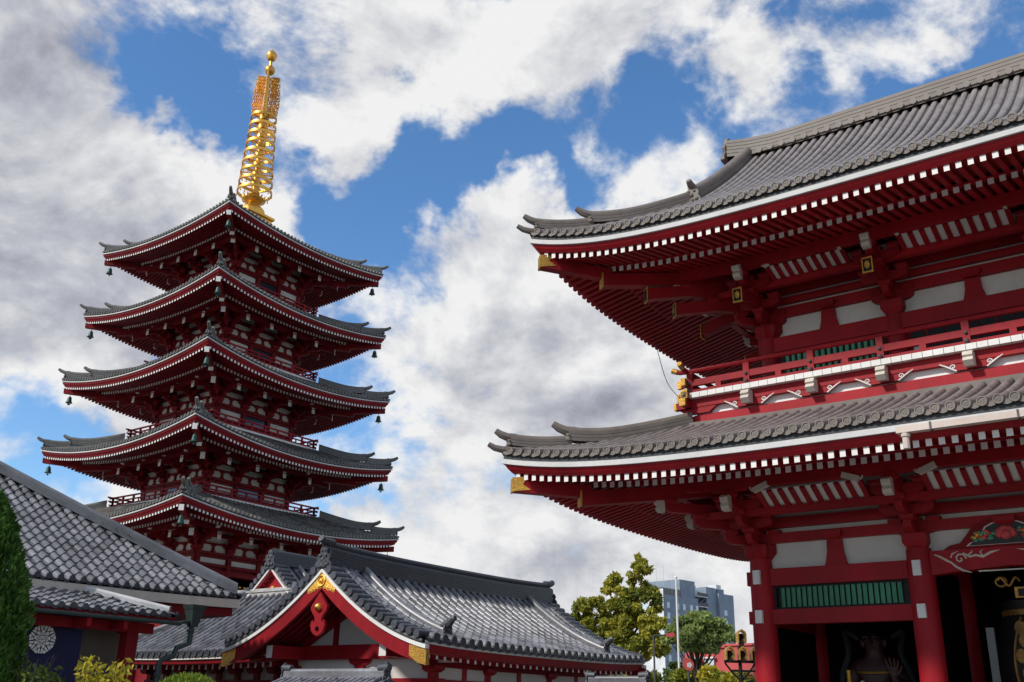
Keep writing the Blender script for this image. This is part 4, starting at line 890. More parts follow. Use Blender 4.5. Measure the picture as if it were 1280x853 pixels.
for s in (-1,1): 
    mb.box2((HX+s*2.5-.15,22.3,3.0),(HX+s*2.5+.15,yw-.27,3.4),0); mb.box2((HX+s*2.5-.14,22.292,3.01),(HX+s*2.5+.14,22.298,3.39),1)
    mb.box2((HX+s*.0-.09+s*1.2,yw-.1,3.46),(HX+s*1.2+.09,yw+.02,4.7),0)
    mb.beam((HX+s*.15,yw-.12,4.75),(HX+s*2.6,yw-.12,3.5),.16,.2,0)
    for yy in (yw,26.6,30.1,33.5): 
        mb.tube([(HX+s*3.04,yy,.1),(HX+s*3.04,yy,2.7)],.17,14,0); masu(mb,(HX+s*3.04,yy,2.62),.5,.2,0)
        arm(mb,(0,1,0),(HX+s*3.04,yy,2.8),1.1,.16,.2,0)
    for yy in (25.4,28.3,31.8): mb.box2((HX+s*3.04-.1,yy-.1,.3),(HX+s*3.04+.1,yy+.1,2.9),0)
    for z0,z1 in ((2.25,2.42),(1.5,1.64)): mb.box2((HX+s*3.04-.11,24.1,z0),(HX+s*3.04+.11,33.6,z1),0)
mb.prism([V((HX+a,yw-.12,2.44+z)) for a,z in ((-.5,.58),(-.42,.46),(-.2,.38),(-.22,.0),(.22,0),(.2,.38),(.42,.46),(.5,.58))],(0,.1,0),0)
part('wall_frame',mb,['red','white'],hall,40)
mb=MB()
for s in (-1,1):
    for i in range(6):
        y=22.24+.29*i; ps=slope(-.36-.0*i,10,4.0,s)
        for a,b in zip(ps,ps[1:]): mb.beam((a[0],y,a[1]-.02),(b[0],y,b[1]-.02),.12,.2,0)
part('verge_rafters',mb,['dred'],roof)
for s in (-1,1):
    mb=MB(); ps=slope(-.2,12,4.2,s)
    for a,b in zip(ps,ps[1:]): mb.prism([V((a[0],22.13,a[1])),V((b[0],22.13,b[1])),V((b[0],22.13,b[1]-.03)),V((a[0],22.13,a[1]-.03))],(0,1.86,0),0)
    part('verge_soffit',mb,['cream'],roof)
# ---- hall behind with the small red gable
bh=thing('rear_hall','grey ribbed-roof hall with a small plain red gable, half hidden behind the big gable','hall',(-32,31.3,0))
bp=lambda t:.2+.45*t+.045*t*t
BR=Roof(-32,31.3,8.3,5.33,3.03,.1,8,3,bp,rot=True,tg=4.2,lt=16)
roof=part('roof',BR.tiles((0,1,2,3),.36,.112,.30,mi=0,ei=1,wob=.01,pan=.05),['tile','tiled'],bh,50)
mb=MB(); BR.sweep(mb,SQ,[(0,0),(0,.13),(.05,.13),(.05,0)],0,16); BR.sweep(mb,SQ,[(.02,.132),(.02,.2),(.2,.2),(.2,.132)],1,16); part('eave_board',mb,['white','lead'],roof)
mb=MB(); BR.sweep(mb,SQ,[(.05,0),(.1,-.14),(.3,-.17),(.3,.1),(.05,.1)],0,16); part('eave_fascia',mb,['red'],roof)
mb=MB(); BR.rafters(mb,SQ,.38,.3,1.6,-.32,-.05,.1,.15); part('rafters',mb,['red','white'],roof)
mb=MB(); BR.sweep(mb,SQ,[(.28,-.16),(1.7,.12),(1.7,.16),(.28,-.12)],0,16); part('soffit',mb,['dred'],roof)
mb=MB(); mb.box2((-35.7,24.6,.2),(-28.3,38.1,3.1)); part('wall',mb,['plaster'],bh)
mb=MB()
for i in range(8): 
    x=-35.7+7.4*i/7; mb.box2((x-.12,24.48,.2),(x+.12,24.62,2.9)); masu(mb,(x,24.4,2.6),.4,.22)
mb.box2((-35.9,24.44,2.2),(-28.1,24.6,2.4)); part('wall_frame',mb,['dred'],bh)
yg=27.12; mb=MB(); zt=3.03+bp(5.33)-.12
def bs(s,dz=0,x1=1.45,n=6): return [(-32+s*x1*i/n,3.03+bp(5.33-x1*i/n)+dz) for i in range(n+1)]
pr=bs(-1,-.2)[::-1]+bs(1,-.2)[1:]
mb.prism([V((x,yg,z)) for x,z in pr],(0,.1,0),0); mb.sphere((-32.,yg-.02,5.95),.12,8,1,1.2); mb.sphere((-32.,yg-.1,5.95),.06,6,1,1)
part('gable',mb,['red','gold'],roof)
bargeboard(roof,-32,bs(-1,-.1)[::-1]+bs(1,-.1)[1:],yg-.22,.1,0,.09,lambda x:.2)
mb=MB(); mb.box2((-34.3,26.86,5.58),(-30.4,27.2,5.96)); mb.box2((-34.35,26.82,5.82),(-30.35,27.24,5.9)); part('skirt_ridge',mb,['stone'],roof)
mb=MB()
for s in (-1,1): verge_tiles(mb,bs(s,.12,1.75,8)[1:],yg-.3,yg+.3,.1,.27); mb.tube([V((x,yg+.42,z)) for x,z in bs(s,.1,1.8,8)],.1,8,0)
part('verge_tiles',mb,['tiled'],roof,40)
for s in (-1,1):
    ps=bs(s,0,2.6,8)[::-1]; mb=MB(); ridge_sweep(mb,[V((x,yg+1.1,z)) for x,z in ps],.24,.2,0,3); oni(mb,V((ps[0][0],yg+1.1,ps[0][1])),(s,0,0),.26,.4); part('descending_ridge',mb,['tile'],roof,40)
mb=MB(); pts=[V((-32,26.85+11*i/12,6.88)) for i in range(13)]; ridge_sweep(mb,pts,.42,.5,0,6,capr=.11); oni(mb,pts[0]+V((0,-.02,-.15)),(0,-1,0),.5,.75); part('main_ridge',mb,['tiled'],roof,40)
for q in range(4):
    n=10; pts=[BR.D(q,.15+4.*i/n,BR.prof(.15+4.*i/n)-.02) for i in range(n+1)]; mb=MB(); ridge_sweep(mb,pts,.26,.22,0,3,horn=.3); part('hip_ridge',mb,['tile'],roof,40)
# ---- hall at the left edge with wavy pantiles and a lean-to
def pantiles(Rf,sides,sp,row,umin=-99,umax=99,amp=.05,lip=.05):
    mb=MB(); K=6
    for sd in sides:
        al=Rf.al(sd); n=int(2*al/sp); m=int(Rf.T/row)+1
        for i in range(n):
            u0=-al+sp*i
            if u0<umin or u0>umax: continue
            for j in range(m):
                tn=rnd.random(); t0=j*row; t1=(j+1)*row
                jx=(rnd.random()-.5)*.008; jl=lip*(.8+.4*rnd.random())
                if al-abs(u0+sp/2)<t0+.05: continue
                g=[]
                for (t,dz) in ((t0-.015,jl),(t1+.0,.004)):
                    g.append([mb.P(Rf.P(sd,u0+jx+sp*k/K*1.02,max(t,-.03),Rf.prof(max(t,0))+dz+amp*(math.sin(2*math.pi*(k/K)-.6)*.75+(.5 if k in(1,2) else 0)))) for k in range(K+1)])
                for k in range(K): mb.F([g[0][k],g[0][k+1],g[1][k+1],g[1][k]],0,tn)
                lo=[mb.P(mb.v[q]-V((0,0,jl+.012 if j else .09))) for q in g[0]]
                for k in range(K): mb.F([lo[k],lo[k+1],g[0][k+1],g[0][k]],0 if j else 1,tn*.4)
                if j==0:
                    c=V(mb.v[g[0][1]])*.5+V(mb.v[g[0][2]])*.5; nn,aa=Rf.axes(sd); c+=V((0,0,-.045))
                    mb.prism([c+aa*.085*math.cos(6.283*q/10)+V((0,0,.085*math.sin(6.283*q/10)))-nn*.03 for q in range(10)],nn*.06,1,tint=.4)
    return mb
lh=thing('pantiled_hall','dark hall at the left edge with a wavy pantile hip roof above a pantiled lean-to','hall',(-33,10,0))
LRf=Roof(-32.8,11.6,7,9,4.45,.1,8,3,lambda t:.17+.655*t,T=7.0,lt=20)
roof=part('main_roof',pantiles(LRf,(1,2),.33,.30),['tile','tiled'],lh)
mb=MB(); LRf.sweep(mb,SQ,[(.0,-.16),(.0,.1),(.06,.1),(.06,-.16)],0,12); part('eave_board',mb,['cream'],roof)
mb=MB(); LRf.sweep(mb,SQ,[(.15,-.4),(.15,-.17),(1.3,.05),(1.3,-.4)],0,12); part('eave_fascia',mb,['dred'],roof)
mb=MB(); LRf.sweep(mb,SQ,[(.02,.1),(6.9,.1+4.6),(6.9,4.64),(.02,.14)],0,6); part('roof_deck',mb,['dark'],roof)
for q in (1,2):
    n=16; pts=[LRf.D(q,.1+6.9*i/n,LRf.prof(.1+6.9*i/n)+.0) for i in range(n+1)]; mb=MB(); ridge_sweep(mb,pts,.36,.27,0,5,capr=.1,tint=.5); part('hip_ridge',mb,['tile'],roof,40)
mb=MB(); mb.box2((-38.5,4.,0),(-27.3,17.2,4.5)); part('wall',mb,['dred'],lh)
PRf=Roof(-32.1,7.15,8,10,3.68,.04,8,3,lambda t:.09+.31*t,T=2.9,lt=20)
roof2=part('lean_to_roof',pantiles(PRf,(1,2),.33,.27,amp=.04,umin=-8.5),['tile','tiled'],lh)
mb=MB(); PRf.sweep(mb,(1,2),[(.02,-.02),(.02,.05),(2.85,.05+.88),(2.85,-.02+.88)],0,6); part('roof_deck',mb,['dred'],roof2)
mb=MB(); pts=[PRf.D(2,.15+1.9*i/6,PRf.prof(.15+1.9*i/6)+.02) for i in range(7)]; ridge_sweep(mb,pts,.2,.1,0,1,capr=.09); part('hip_cover',mb,['steel'],roof2,40); e=MB(); d=pts[0]-pts[1]; d.z=0; oni(e,pts[0]+V((0,0,-.05)),d,.24,.26,0); part('ridge_end',e,['tiled'],roof2)
mb=MB(); mb.tube([(-24.02,0,3.62),(-24.02,17.25,3.62)],.055,8); part('gutter',mb,['copper'],roof2,40)
mb=MB(); mb.box2((-24.95,0,3.34),(-24.72,16.9,3.60),0); mb.box2((-26.9,16.55,3.36),(-24.96,16.75,3.58),0)
for y in (3.5,6,8.5,11,13.,14.55,15.6): mb.box2((-24.72,y-.06,3.36),(-24.05,y+.06,3.56),0)
part('eave_beam',mb,['red'],lh)
for y in (16.25,8.6,2.): 
    mb=MB(); mb.box2((-25.0,y-.17,0),(-24.66,y+.17,3.34)); part('post',mb,['dred'],lh)
mb=MB(); mb.box2((-26.0,15.3,.4),(-25.9,16.9,3.5)); part('board_screen',mb,['tan'],lh)
mb=MB(); hb=V((-24.0,17.62,3.86))
mb.hexa([hb+V((x*.2,y*.2,.16)) for x,y in ((-1,-1),(1,-1),(1,1),(-1,1))]+[hb+V((x*.24,y*.24,.28)) for x,y in ((-1,-1),(1,-1),(1,1),(-1,1))])
mb.hexa([hb+V((x*.1,y*.1,-.3)) for x,y in ((-1,-1),(1,-1),(1,1),(-1,1))]+[hb+V((x*.19,y*.19,.16)) for x,y in ((-1,-1),(1,-1),(1,1),(-1,1))])
mb.tube([(-24,17.26,3.66),(-24,17.6,3.7)],.05,8)
mb.tube([(-24,17.6,3.7),(-24,17.58,3.12),(-24,17.2,2.98),(-24,17.12,2.76),(-24,16.85,2.68),(-24,16.72,2.6),(-24,16.72,0)],.075,8)
for z in (3.45,2.3): mb.tube([(-24,17.58 if z>3 else 16.72,z-.03),(-24,17.58 if z>3 else 16.72,z+.03)],.1,8)
part('downpipe',mb,['copper'],lh,40)
# curtain with the crest
mb=MB(); n=40
f=[]; 
for i in range(n+1):
    y=9.2+5.85*i/n; dx=.03*math.sin(i*1.1)+.02*math.sin(i*.37); f.append([mb.P((-25.1+dx*k,y,3.33-1.85*k)) for k in (0,.33,.66,1)])
for i in range(n):
    for k in range(3): mb.F([f[i][k],f[i][k+1],f[i+1][k+1],f[i+1][k]])
cur=solo('temple_curtain',mb,['navy'],(-25.1,12,1.5),'navy cloth curtain with a white flower crest hanging under the pantiled lean-to','curtain')
mb=MB(); cy,cz=13.93,3.02; Rr=.35
def cp(r,a): return V((-25.02,cy+r*Rr*math.sin(a),cz+r*Rr*math.cos(a)))
for q in range(9):
    a=2*math.pi*q/9; w=math.pi/9
    for pl in ([(.62,-w*.75),(.72,-.05),(.97,-w*.55),(1.0,-w*.9)],[(.62,w*.75),(.72,.05),(.97,w*.55),(1.,w*.9)],[(.78,0),(.98,-w*.45),(1.03,0),(.98,w*.45)],[(.36,0),(.56,-w*.8),(.66,0),(.56,w*.8)],[(.3,-w*.1),(.48,-w*.85),(.42,-w*1.1),(.3,-w*.9)],[(.3,w*.1),(.48,w*.85),(.42,w*1.05),(.3,w*.85)],[(.06,-w*.7),(.24,-w*.7),(.28,0),(.24,w*.7),(.06,w*.7)]):
        mb.prism([cp(r,a+b) for r,b in pl],(.01,0,0),0)
part('crest',mb,['white'],cur)
# bell under the corner of the left hall
mb=MB(); bell_mb(mb,.42)
solo('wind_bell',mb,['lead'],(-26.1,20.3,4.22),'small black wind bell hanging under the eave corner of the pantiled hall','bell',smooth=40)
# ---- two little tiled roofs at the bottom of the view
def little_roof(name,label,cx,cy,ax,ay,z0,ridge_h):
    t=thing(name,label,'roofed gate',(cx,cy,0)); Rf=Roof(cx,cy,ax,ay,z0,.03,2,2,lambda t:.08+.38*t,tg=.01,lt=20)
    r=part('roof',Rf.tiles((0,2),.2,.05,.16,mi=0,ei=1,seg=5),['tile','tiled'],t,50)
    mb=MB(); Rf.sweep(mb,(0,2),[(.0,-.05),(.0,.06),(ay,.06+.38*ay),(ay,-.05+.38*ay)],0,6); part('roof_deck',mb,['dred'],r)
    zr=z0+.08+.38*ay; mb=MB(); n=8; pts=[V((cx-ax+.12+(2*ax-.24)*i/n,cy,zr-.03)) for i in range(n+1)]; ridge_sweep(mb,pts,.17,ridge_h,0,4,capr=.06,tint=.6); part('ridge',mb,['tile'],r,40)
    for s in (-1,1):
        e=MB(); oni(e,V((cx+s*(ax-.1),cy,zr-.08)),(s,0,0),.22,.42); e.tube([V((cx+s*(ax-.32),cy,zr+.2)),V((cx+s*(ax-.02),cy,zr+.22))],.085,10)
        e.tube([V((cx+s*(ax-.05),cy+q*.02,zr-.02-.38*abs(q)*.11)) for q in range(-10,11)],.06,8); part('ridge_end',e,['tiled'],r,40)
    mb=MB()
    for sx in (-1,1):
        for sy in (-1,1): mb.box((cx+sx*ax*.75,cy+sy*ay*.5,(z0+.1)/2),(.16,.16,z0+.1))
    mb.box((cx,cy,z0-.1),(ax*1.7,.14,.18)); part('frame',mb,['dred'],t)
little_roof('small_tiled_gate','small grey tiled gate roof right in front of the big gable',-17.55,16.9,1.75,.75,1.84,.17)
little_roof('small_tiled_gate','small tiled gate roof under the far right eave end of the gabled hall',-14.35,24.2,1.0,.7,1.98,.16)
# ================================================================ GATE FITTINGS THAT STAND OR HANG FREE
# guardian statue in the left bay
st=thing('guardian_statue','dim wooden guardian statue raising an open palm in the left bay of the gate','statue',(-9.0,29.2,0))
sx,sy=-9.0,29.2
def skin(name,chains,parent,mats,levels=2,label=None):
    vs_,es,rs=[],[],[]
    def key(p):
        for i,q in enumerate(vs_):
            if (V(p)-q).length<1e-4: return i
        vs_.append(V(p)); rs.append(.1); return len(vs_)-1
    for ch in chains:
        prev=None
        for (x,y,z,r) in ch:
            i=key((x,y,z)); rs[i]=r
            if prev is not None and prev!=i: es.append((prev,i))
            prev=i
    me=bpy.data.meshes.new(name); off=WL[parent.name]; me.from_pydata([tuple(v-off) for v in vs_],es,[]); 
    for m in mats: me.materials.append(M[m])
    o=bpy.data.objects.new(name,me); COL.objects.link(o); o.parent=parent; WL[o.name]=off
    md=o.modifiers.new('skin','SKIN'); md.use_smooth_shade=True
    for i,r in enumerate(rs): me.skin_vertices[0].data[i].radius=(r,r)
    me.skin_vertices[0].data[0].use_root=True
    sb=o.modifiers.new('sub','SUBSURF'); sb.levels=levels; sb.render_levels=levels
    return o
Z=1.1
pel=(sx,sy,Z+.75,.42); che=(sx,sy-.02,Z+1.45,.5); sh=(sx,sy,Z+1.8,.4); nk=(sx+.02,sy-.08,Z+2.12,.2); hd=(sx+.03,sy-.12,Z+2.45,.3); tp=(sx+.03,sy-.1,Z+2.68,.24)
ch=[[pel,(sx,sy-.03,Z+1.1,.44),che,sh,nk,hd,tp]]
ch.append([sh,(sx-.5,sy,Z+1.78,.26),(sx-.72,sy-.1,Z+1.3,.2),(sx-.62,sy-.5,Z+.95,.14),(sx-.55,sy-.62,Z+.98,.12)])       # arm to the staff
ch.append([sh,(sx+.5,sy,Z+1.75,.26),(sx+.85,sy-.1,Z+1.3,.2),(sx+.68,sy-.62,Z+1.42,.13),(sx+.66,sy-.7,Z+1.56,.12),(sx+.655,sy-.71,Z+1.66,.13)])
hc=V((sx+.655,sy-.71,Z+1.66))
for i,(dx,L) in enumerate(((-.115,.26),(-.04,.31),(.04,.29),(.11,.22))):
    a=hc; b=hc+V((dx,-.01,.12)); ch.append([(a.x,a.y,a.z,.13),(b.x,b.y,b.z,.045),(b.x+dx*.35,b.y-.03,b.z+L*.5,.04),(b.x+dx*.5,b.y-.08,b.z+L*.9,.03)])
ch.append([(hc.x,hc.y,hc.z,.13),(hc.x+.14,hc.y-.03,hc.z-.02,.05),(hc.x+.22,hc.y-.05,hc.z+.09,.04),(hc.x+.25,hc.y-.07,hc.z+.18,.03)])
for s in (-1,1): ch.append([pel,(sx+s*.22,sy,Z+.5,.3),(sx+s*.3,sy-.1,Z-.1,.22),(sx+s*.32,sy,Z-.75,.15),(sx+s*.33,sy-.2,Z-.85,.12)])
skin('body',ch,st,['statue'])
mb=MB()
hx,hy,hz=sx+.03,sy-.42,Z+2.45
for s in (-1,1): mb.sphere((hx+s*.11,hy+.0,hz+.06),.055,6,1); mb.tube([(hx+s*.04,hy-.02,hz+.12),(hx+s*.13,hy-.03,hz+.17),(hx+s*.22,hy+.03,hz+.13)],.03,5,0); mb.sphere((hx+s*.3,hy+.25,hz),.08,6,0,1.5)
mb.tube([(hx,hy+.0,hz+.1),(hx,hy-.07,hz-.05)],[.035,.06],6,0); mb.tube([(hx-.12,hy+.0,hz-.15),(hx,hy-.04,hz-.13),(hx+.12,hy+.0,hz-.15)],.03,5,2)
part('face',mb,['statue','statue','statue'],st,40)
mb=MB(); mb.sphere((sx+.03,sy-.06,Z+2.92),.16,8,0); mb.lathe((sx+.03,sy-.1,Z+2.5),[(.34,.12),(.345,.2),(.3,.26)],16,0); part('hair',mb,['dark'],st,40)
mb=MB(); rr=random.Random(3)
for i in range(60):
    a=math.pi*(.12+.76*rr.random()); z=Z+.55+.85*rr.random(); r=.50; mb.sphere((sx-math.cos(a)*r,sy-math.sin(a)*r*.95,z),.06+.05*rr.random(),5,i%3==0,.9)
mb.lathe((sx,sy-.02,Z),[(.5,.3),(.53,.6),(.51,1.0),(.5,1.3)],20,0); mb.tube([V((sx+.55*math.cos(a),sy-.1+.42*math.sin(a),Z+1.72-.06*math.sin(-a))) for a in [math.pi+math.pi*i/10 for i in range(11)]],.03,6,2)
part('armour',mb,['robe','cream','goldpaint'],st,40)
mb=MB(); mb.tube([(sx-.58,sy-.68,.2),(sx-.56,sy-.70,Z+1.72)],.065,10); part('staff',mb,['goldpaint'],st,40)
mb=MB()
for s in (-1,1): mb.tube(curve([(sx+s*.45,sy+.1,Z+2.6),(sx+s*.8,sy+.05,Z+2.75),(sx+s*.72,sy-.1,Z+2.2),(sx+s*.95,sy-.1,Z+1.5),(sx+s*.85,sy,Z+.6)],6),.085,7)
part('scarf',mb,['teal'],st,40)
mb=MB(); mb.box2((sx-.9,sy-.8,0),(sx+.9,sy+.8,.2)); mb.box2((sx-.7,sy-.6,.2),(sx+.7,sy+.6,.28)); part('pedestal',mb,['stone'],st)
# hanging lantern of the middle bay
ln=thing('hanging_lantern','huge black lantern with gold petals hanging in the gate at the right edge','lantern',(-4.58,28.5,1.2))
lc=(-4.58,28.5,0); pr=[]
for i in range(41):
    f=i/40; z=1.55+2.55*f; r=.78+.36*math.sin(math.pi*min(1,max(0,.06+.88*f)))**.7; pr.append((r-(.012 if i%2 else 0),z))
mb=MB(); mb.lathe(lc,pr,40); part('lantern_body',mb,['black'],ln,25)
mb=MB()
for zz in (4.1,1.5):
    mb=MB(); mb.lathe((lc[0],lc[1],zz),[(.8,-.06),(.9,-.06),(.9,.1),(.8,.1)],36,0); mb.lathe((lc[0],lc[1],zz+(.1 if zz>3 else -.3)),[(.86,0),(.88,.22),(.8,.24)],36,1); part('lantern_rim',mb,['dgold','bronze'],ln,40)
def lp(a,f,o=0):     # a: angle from the south face, f: 0..1 height
    z=1.55+2.55*f; r=.78+.36*math.sin(math.pi*min(1,max(0,.06+.88*f)))**.7+o; return V((lc[0]+r*math.sin(a),lc[1]-r*math.cos(a),z))
mb=MB(); N=16
for i in range(N):
    for j in range(8):
        q=[]
        for (ii,jj) in ((i,j),(i,j+1),(i+1,j+1),(i+1,j)):
            f=.04+.92*ii/N; w=.50*(.62+.38*math.sin(math.pi*f)); q.append(lp(-w+2*w*jj/8,f,.03))
        mb.poly(q,1)
for s in (-1,1): mb.tube([lp(s*.50*(.62+.38*math.sin(math.pi*(.04+.92*i/24))),.04+.92*i/24,.04) for i in range(25)],.032,6,0)
for row,f in enumerate((.86,.74,.6,.44,.3,.16)):
    for a in (-.3,-.12,.12,.3):
        a2=a+(.06 if row%2 else -.03); c=lp(a2,f,.05); t=V((math.cos(a2),math.sin(a2),0)); n=V((math.sin(a2),-math.cos(a2),0))
        if abs(a2)>.40: continue
        mb.prism([c+t*.14*math.cos(6.283*k/12)+V((0,0,.17*math.sin(6.283*k/12))) for k in range(12)],n*.02,0)
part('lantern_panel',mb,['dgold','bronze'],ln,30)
mb=MB(); lc=(-4.45,28.5,0); mb.box2((lc[0]-.5,lc[1]-.9,4.46),(lc[0]+.5,lc[1]-.86,4.72),0)
for a in range(3): mb.box2((lc[0]-.42+.3*a,lc[1]-.92,4.5),(lc[0]-.2+.3*a,lc[1]-.9,4.68),1)
for s in (-1,1):
    mb.tube([V((lc[0]+s*(.35+.5*q),lc[1]-.9,4.86+.1*math.sin(q*9))) for q in [i/14 for i in range(15)]],.03,5,0); mb.tube([V((lc[0]+s*.78+.13*math.cos(a),lc[1]-.9,4.86+.11*math.sin(a))) for a in [i*.55 for i in range(12)]],.028,5,0)
mb.tube([(lc[0],lc[1],4.4),(lc[0],lc[1],5.9)],.05,8,2)
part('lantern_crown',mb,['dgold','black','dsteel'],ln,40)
mb=MB(); mb.box2((-6.22,29.9,0),(-6.02,30.05,3.95)); tag(solo('steel_post',mb,['steel'],(-6.1,30,0)),'grey steel post standing inside the gate beside the black lantern','post')
# ================================================================ BACKGROUND
C0=V((-143.8,270,0)); D1=V((.17,.985,0)); N1=V((.985,-.17,0))
bd=thing('office_block','blue-grey eight-storey block with small windows and an outside stair, far behind the trees','building',C0)
def bq(mb,s0,s1,d0,d1,z0,z1,mi=0):
    p=lambda s,d,z:C0+D1*s-N1*d+V((0,0,z))
    mb.hexa([p(s0,d0,z0),p(s1,d0,z0),p(s1,d1,z0),p(s0,d1,z0),p(s0,d0,z1),p(s1,d0,z1),p(s1,d1,z1),p(s0,d1,z1)],mi)
mb=MB(); bq(mb,0,17.2,.05,22,0,34.9); bq(mb,17.2,23,2.2,22,0,36); bq(mb,23,28.3,1,22,0,39.2); bq(mb,28.3,36.3,.0,22,0,37.6); part('wall',mb,['slate'],bd)
mb=MB(); bq(mb,-.05,0,.06,22,0,36.5); part('end_wall',mb,['paleclad'],bd)
mb=MB(); bq(mb,.0,9.3,.3,20,34.9,36.9,0); 
for i in range(14): bq(mb,.1+i*.68,.1+i*.68+.08,.22,.3,34.95,36.85,1)
part('roof_louvre',mb,['dsteel','steel'],bd)
for q_ in ((9.4,17.1,1,14,34.9,40.2),(30,34,2,12,37.6,39.4)): mb=MB(); bq(mb,*q_); part('penthouse',mb,['slate'],bd)
mb=MB(); bq(mb,17.4,20.4,3,5,36,39.4,0); bq(mb,20.8,22.5,3.5,8,36,38.2,0); bq(mb,28.5,31,1.,4,39,40.4,0); part('roof_tank',mb,['paleclad'],bd)
for lv in range(10):
    z=31.0-3.02*lv
    for s in (1.6,6.2,9.4,13.,15.9):
        mb=MB(); bq(mb,s,s+1.25,-.03,.2,z,z+1.75); part('window',mb,['glass'],bd)
    for d in (2.5,6.5): mb=MB(); p=lambda s,dd,zz:C0+D1*s-N1*dd+V((0,0,zz)); mb.hexa([p(-.12,d,z),p(.1,d,z),p(.1,d+1.4,z),p(-.12,d+1.4,z),p(-.12,d,z+1.75),p(.1,d,z+1.75),p(.1,d+1.4,z+1.75),p(-.12,d+1.4,z+1.75)]); part('window',mb,['glass'],bd) if lv<5 else None
    for s in (30.8,): mb=MB(); bq(mb,s,s+1.6,-.06,.2,z,z+1.6); part('window',mb,['glass'],bd)
mb=MB()
for lv in range(12):
    z=36-3.02*lv
    bq(mb,17.3,22.9,.3,2.2,z-.25,z,0); bq(mb,17.3,22.9,.25,.3,z,z+1.0,1)
    a,b=(17.6,22.6) if lv%2 else (22.6,17.6); mb.beam(C0+D1*a-N1*1.3+V((0,0,z)),C0+D1*b-N1*1.3+V((0,0,z-3.02)),1.0,.3,1)
part('outside_stair',mb,['paleclad','dsteel'],bd)
for s in (4.5,8.,12.5): mb=MB(); mb.tube([C0+D1*s-N1*6+V((0,0,36)),C0+D1*s-N1*6+V((0,0,45 if s<12 else 43))],.06,5); part('aerial',mb,['steel'],bd)
rb=thing('red_house','low red-walled house seen between the pine and the ornate lamp','house',(-44,95,0))
mb=MB(); mb.box((-44.2,98,3.9),(6,9,7.6),0,-.15); mb.box((-41.,95.5,3.9),(3.,6,7.8),0,-.15); part('wall',mb,['brick'],rb)
mb=MB(); mb.box((-44.2,98,7.82),(6.4,9.4,.22),0,-.15); mb.box((-41,95.5,7.92),(3.3,6.3,.2),0,-.15); part('roof',mb,['brick'],rb)
for i,x in enumerate((-46.4,-44.9,-43.4)):
    mb=MB(); mb.box((x,93.7-.15*(x+44.2)*-1,5.9),(1.1,.5,1.5),0,-.15); w=part('window',mb,['glass'],rb); mb=MB(); mb.box((x,93.4-.15*(x+44.2)*-1,6.8),(1.4,.3,.15),0,-.15); part('window_frame',mb,['white'],w)
# flagpole, flag post, round sign
mb=MB(); mb.tube([(-26.86,52,0),(-26.86,52,8.84)],[.075,.055],10); mb.sphere((-26.86,52,8.9),.085,8); fpz=solo('flagpole',mb,['white'],(-26.86,52,0),'tall plain white flagpole between the autumn tree and the gate column','flagpole',smooth=40)
fp=thing('banner_post','thin dark post with a red pennant on its arm, before the autumn tree','post',(-30.04,55,0))
mb=MB(); mb.tube([(-30.04,55,0),(-30.04,55,6.0)],.06,8); mb.tube([(-30.04,55,5.98),(-29.0,55.7,6.05)],.045,8); part('pole',mb,['dsteel'],fp,40)
mb=MB(); mb.prism([V((-29.42,55.42,6.08)),V((-29.1,55.63,6.2)),V((-28.95,55.74,6.05)),V((-29.15,55.6,5.88)),V((-29.42,55.42,5.93))],(.03,-.04,0)); part('pennant',mb,['brick'],fp)
sg=thing('round_sign','red lozenge sign with a white blossom standing in front of the yellow bushes','sign',(-23.4,48,0))
def spt(x,z): x*=.62; z=3.95+(z-3.85)*.62 if z>2.8 else z; return V((-24.0+x*.8,47.5+x*.6,z))
mb=MB(); mb.prism([spt(a,b) for a,b in ((-.42,4.35),(.1,4.32),(.42,3.95),(.4,3.6),(.2,3.35),(-.2,3.4),(-.45,3.7))],(-.04,.05,0)); part('board',mb,['brick'],sg)
mb=MB()
for k in range(5): a=6.283*k/5; mb.prism([spt(.06+.12*math.cos(a)+.1*math.cos(q*.785),3.78+.12*math.sin(a)+.1*math.sin(q*.785))+V((.012,-.015,0)) for q in range(8)],(-.006,.008,0))
part('blossom',mb,['white'],sg)
mb=MB(); mb.tube([spt(0,0)+V((-.05,.06,0)),spt(0,3.4)+V((-.05,.06,0))],.05,8); part('pole',mb,['dsteel'],sg,40)
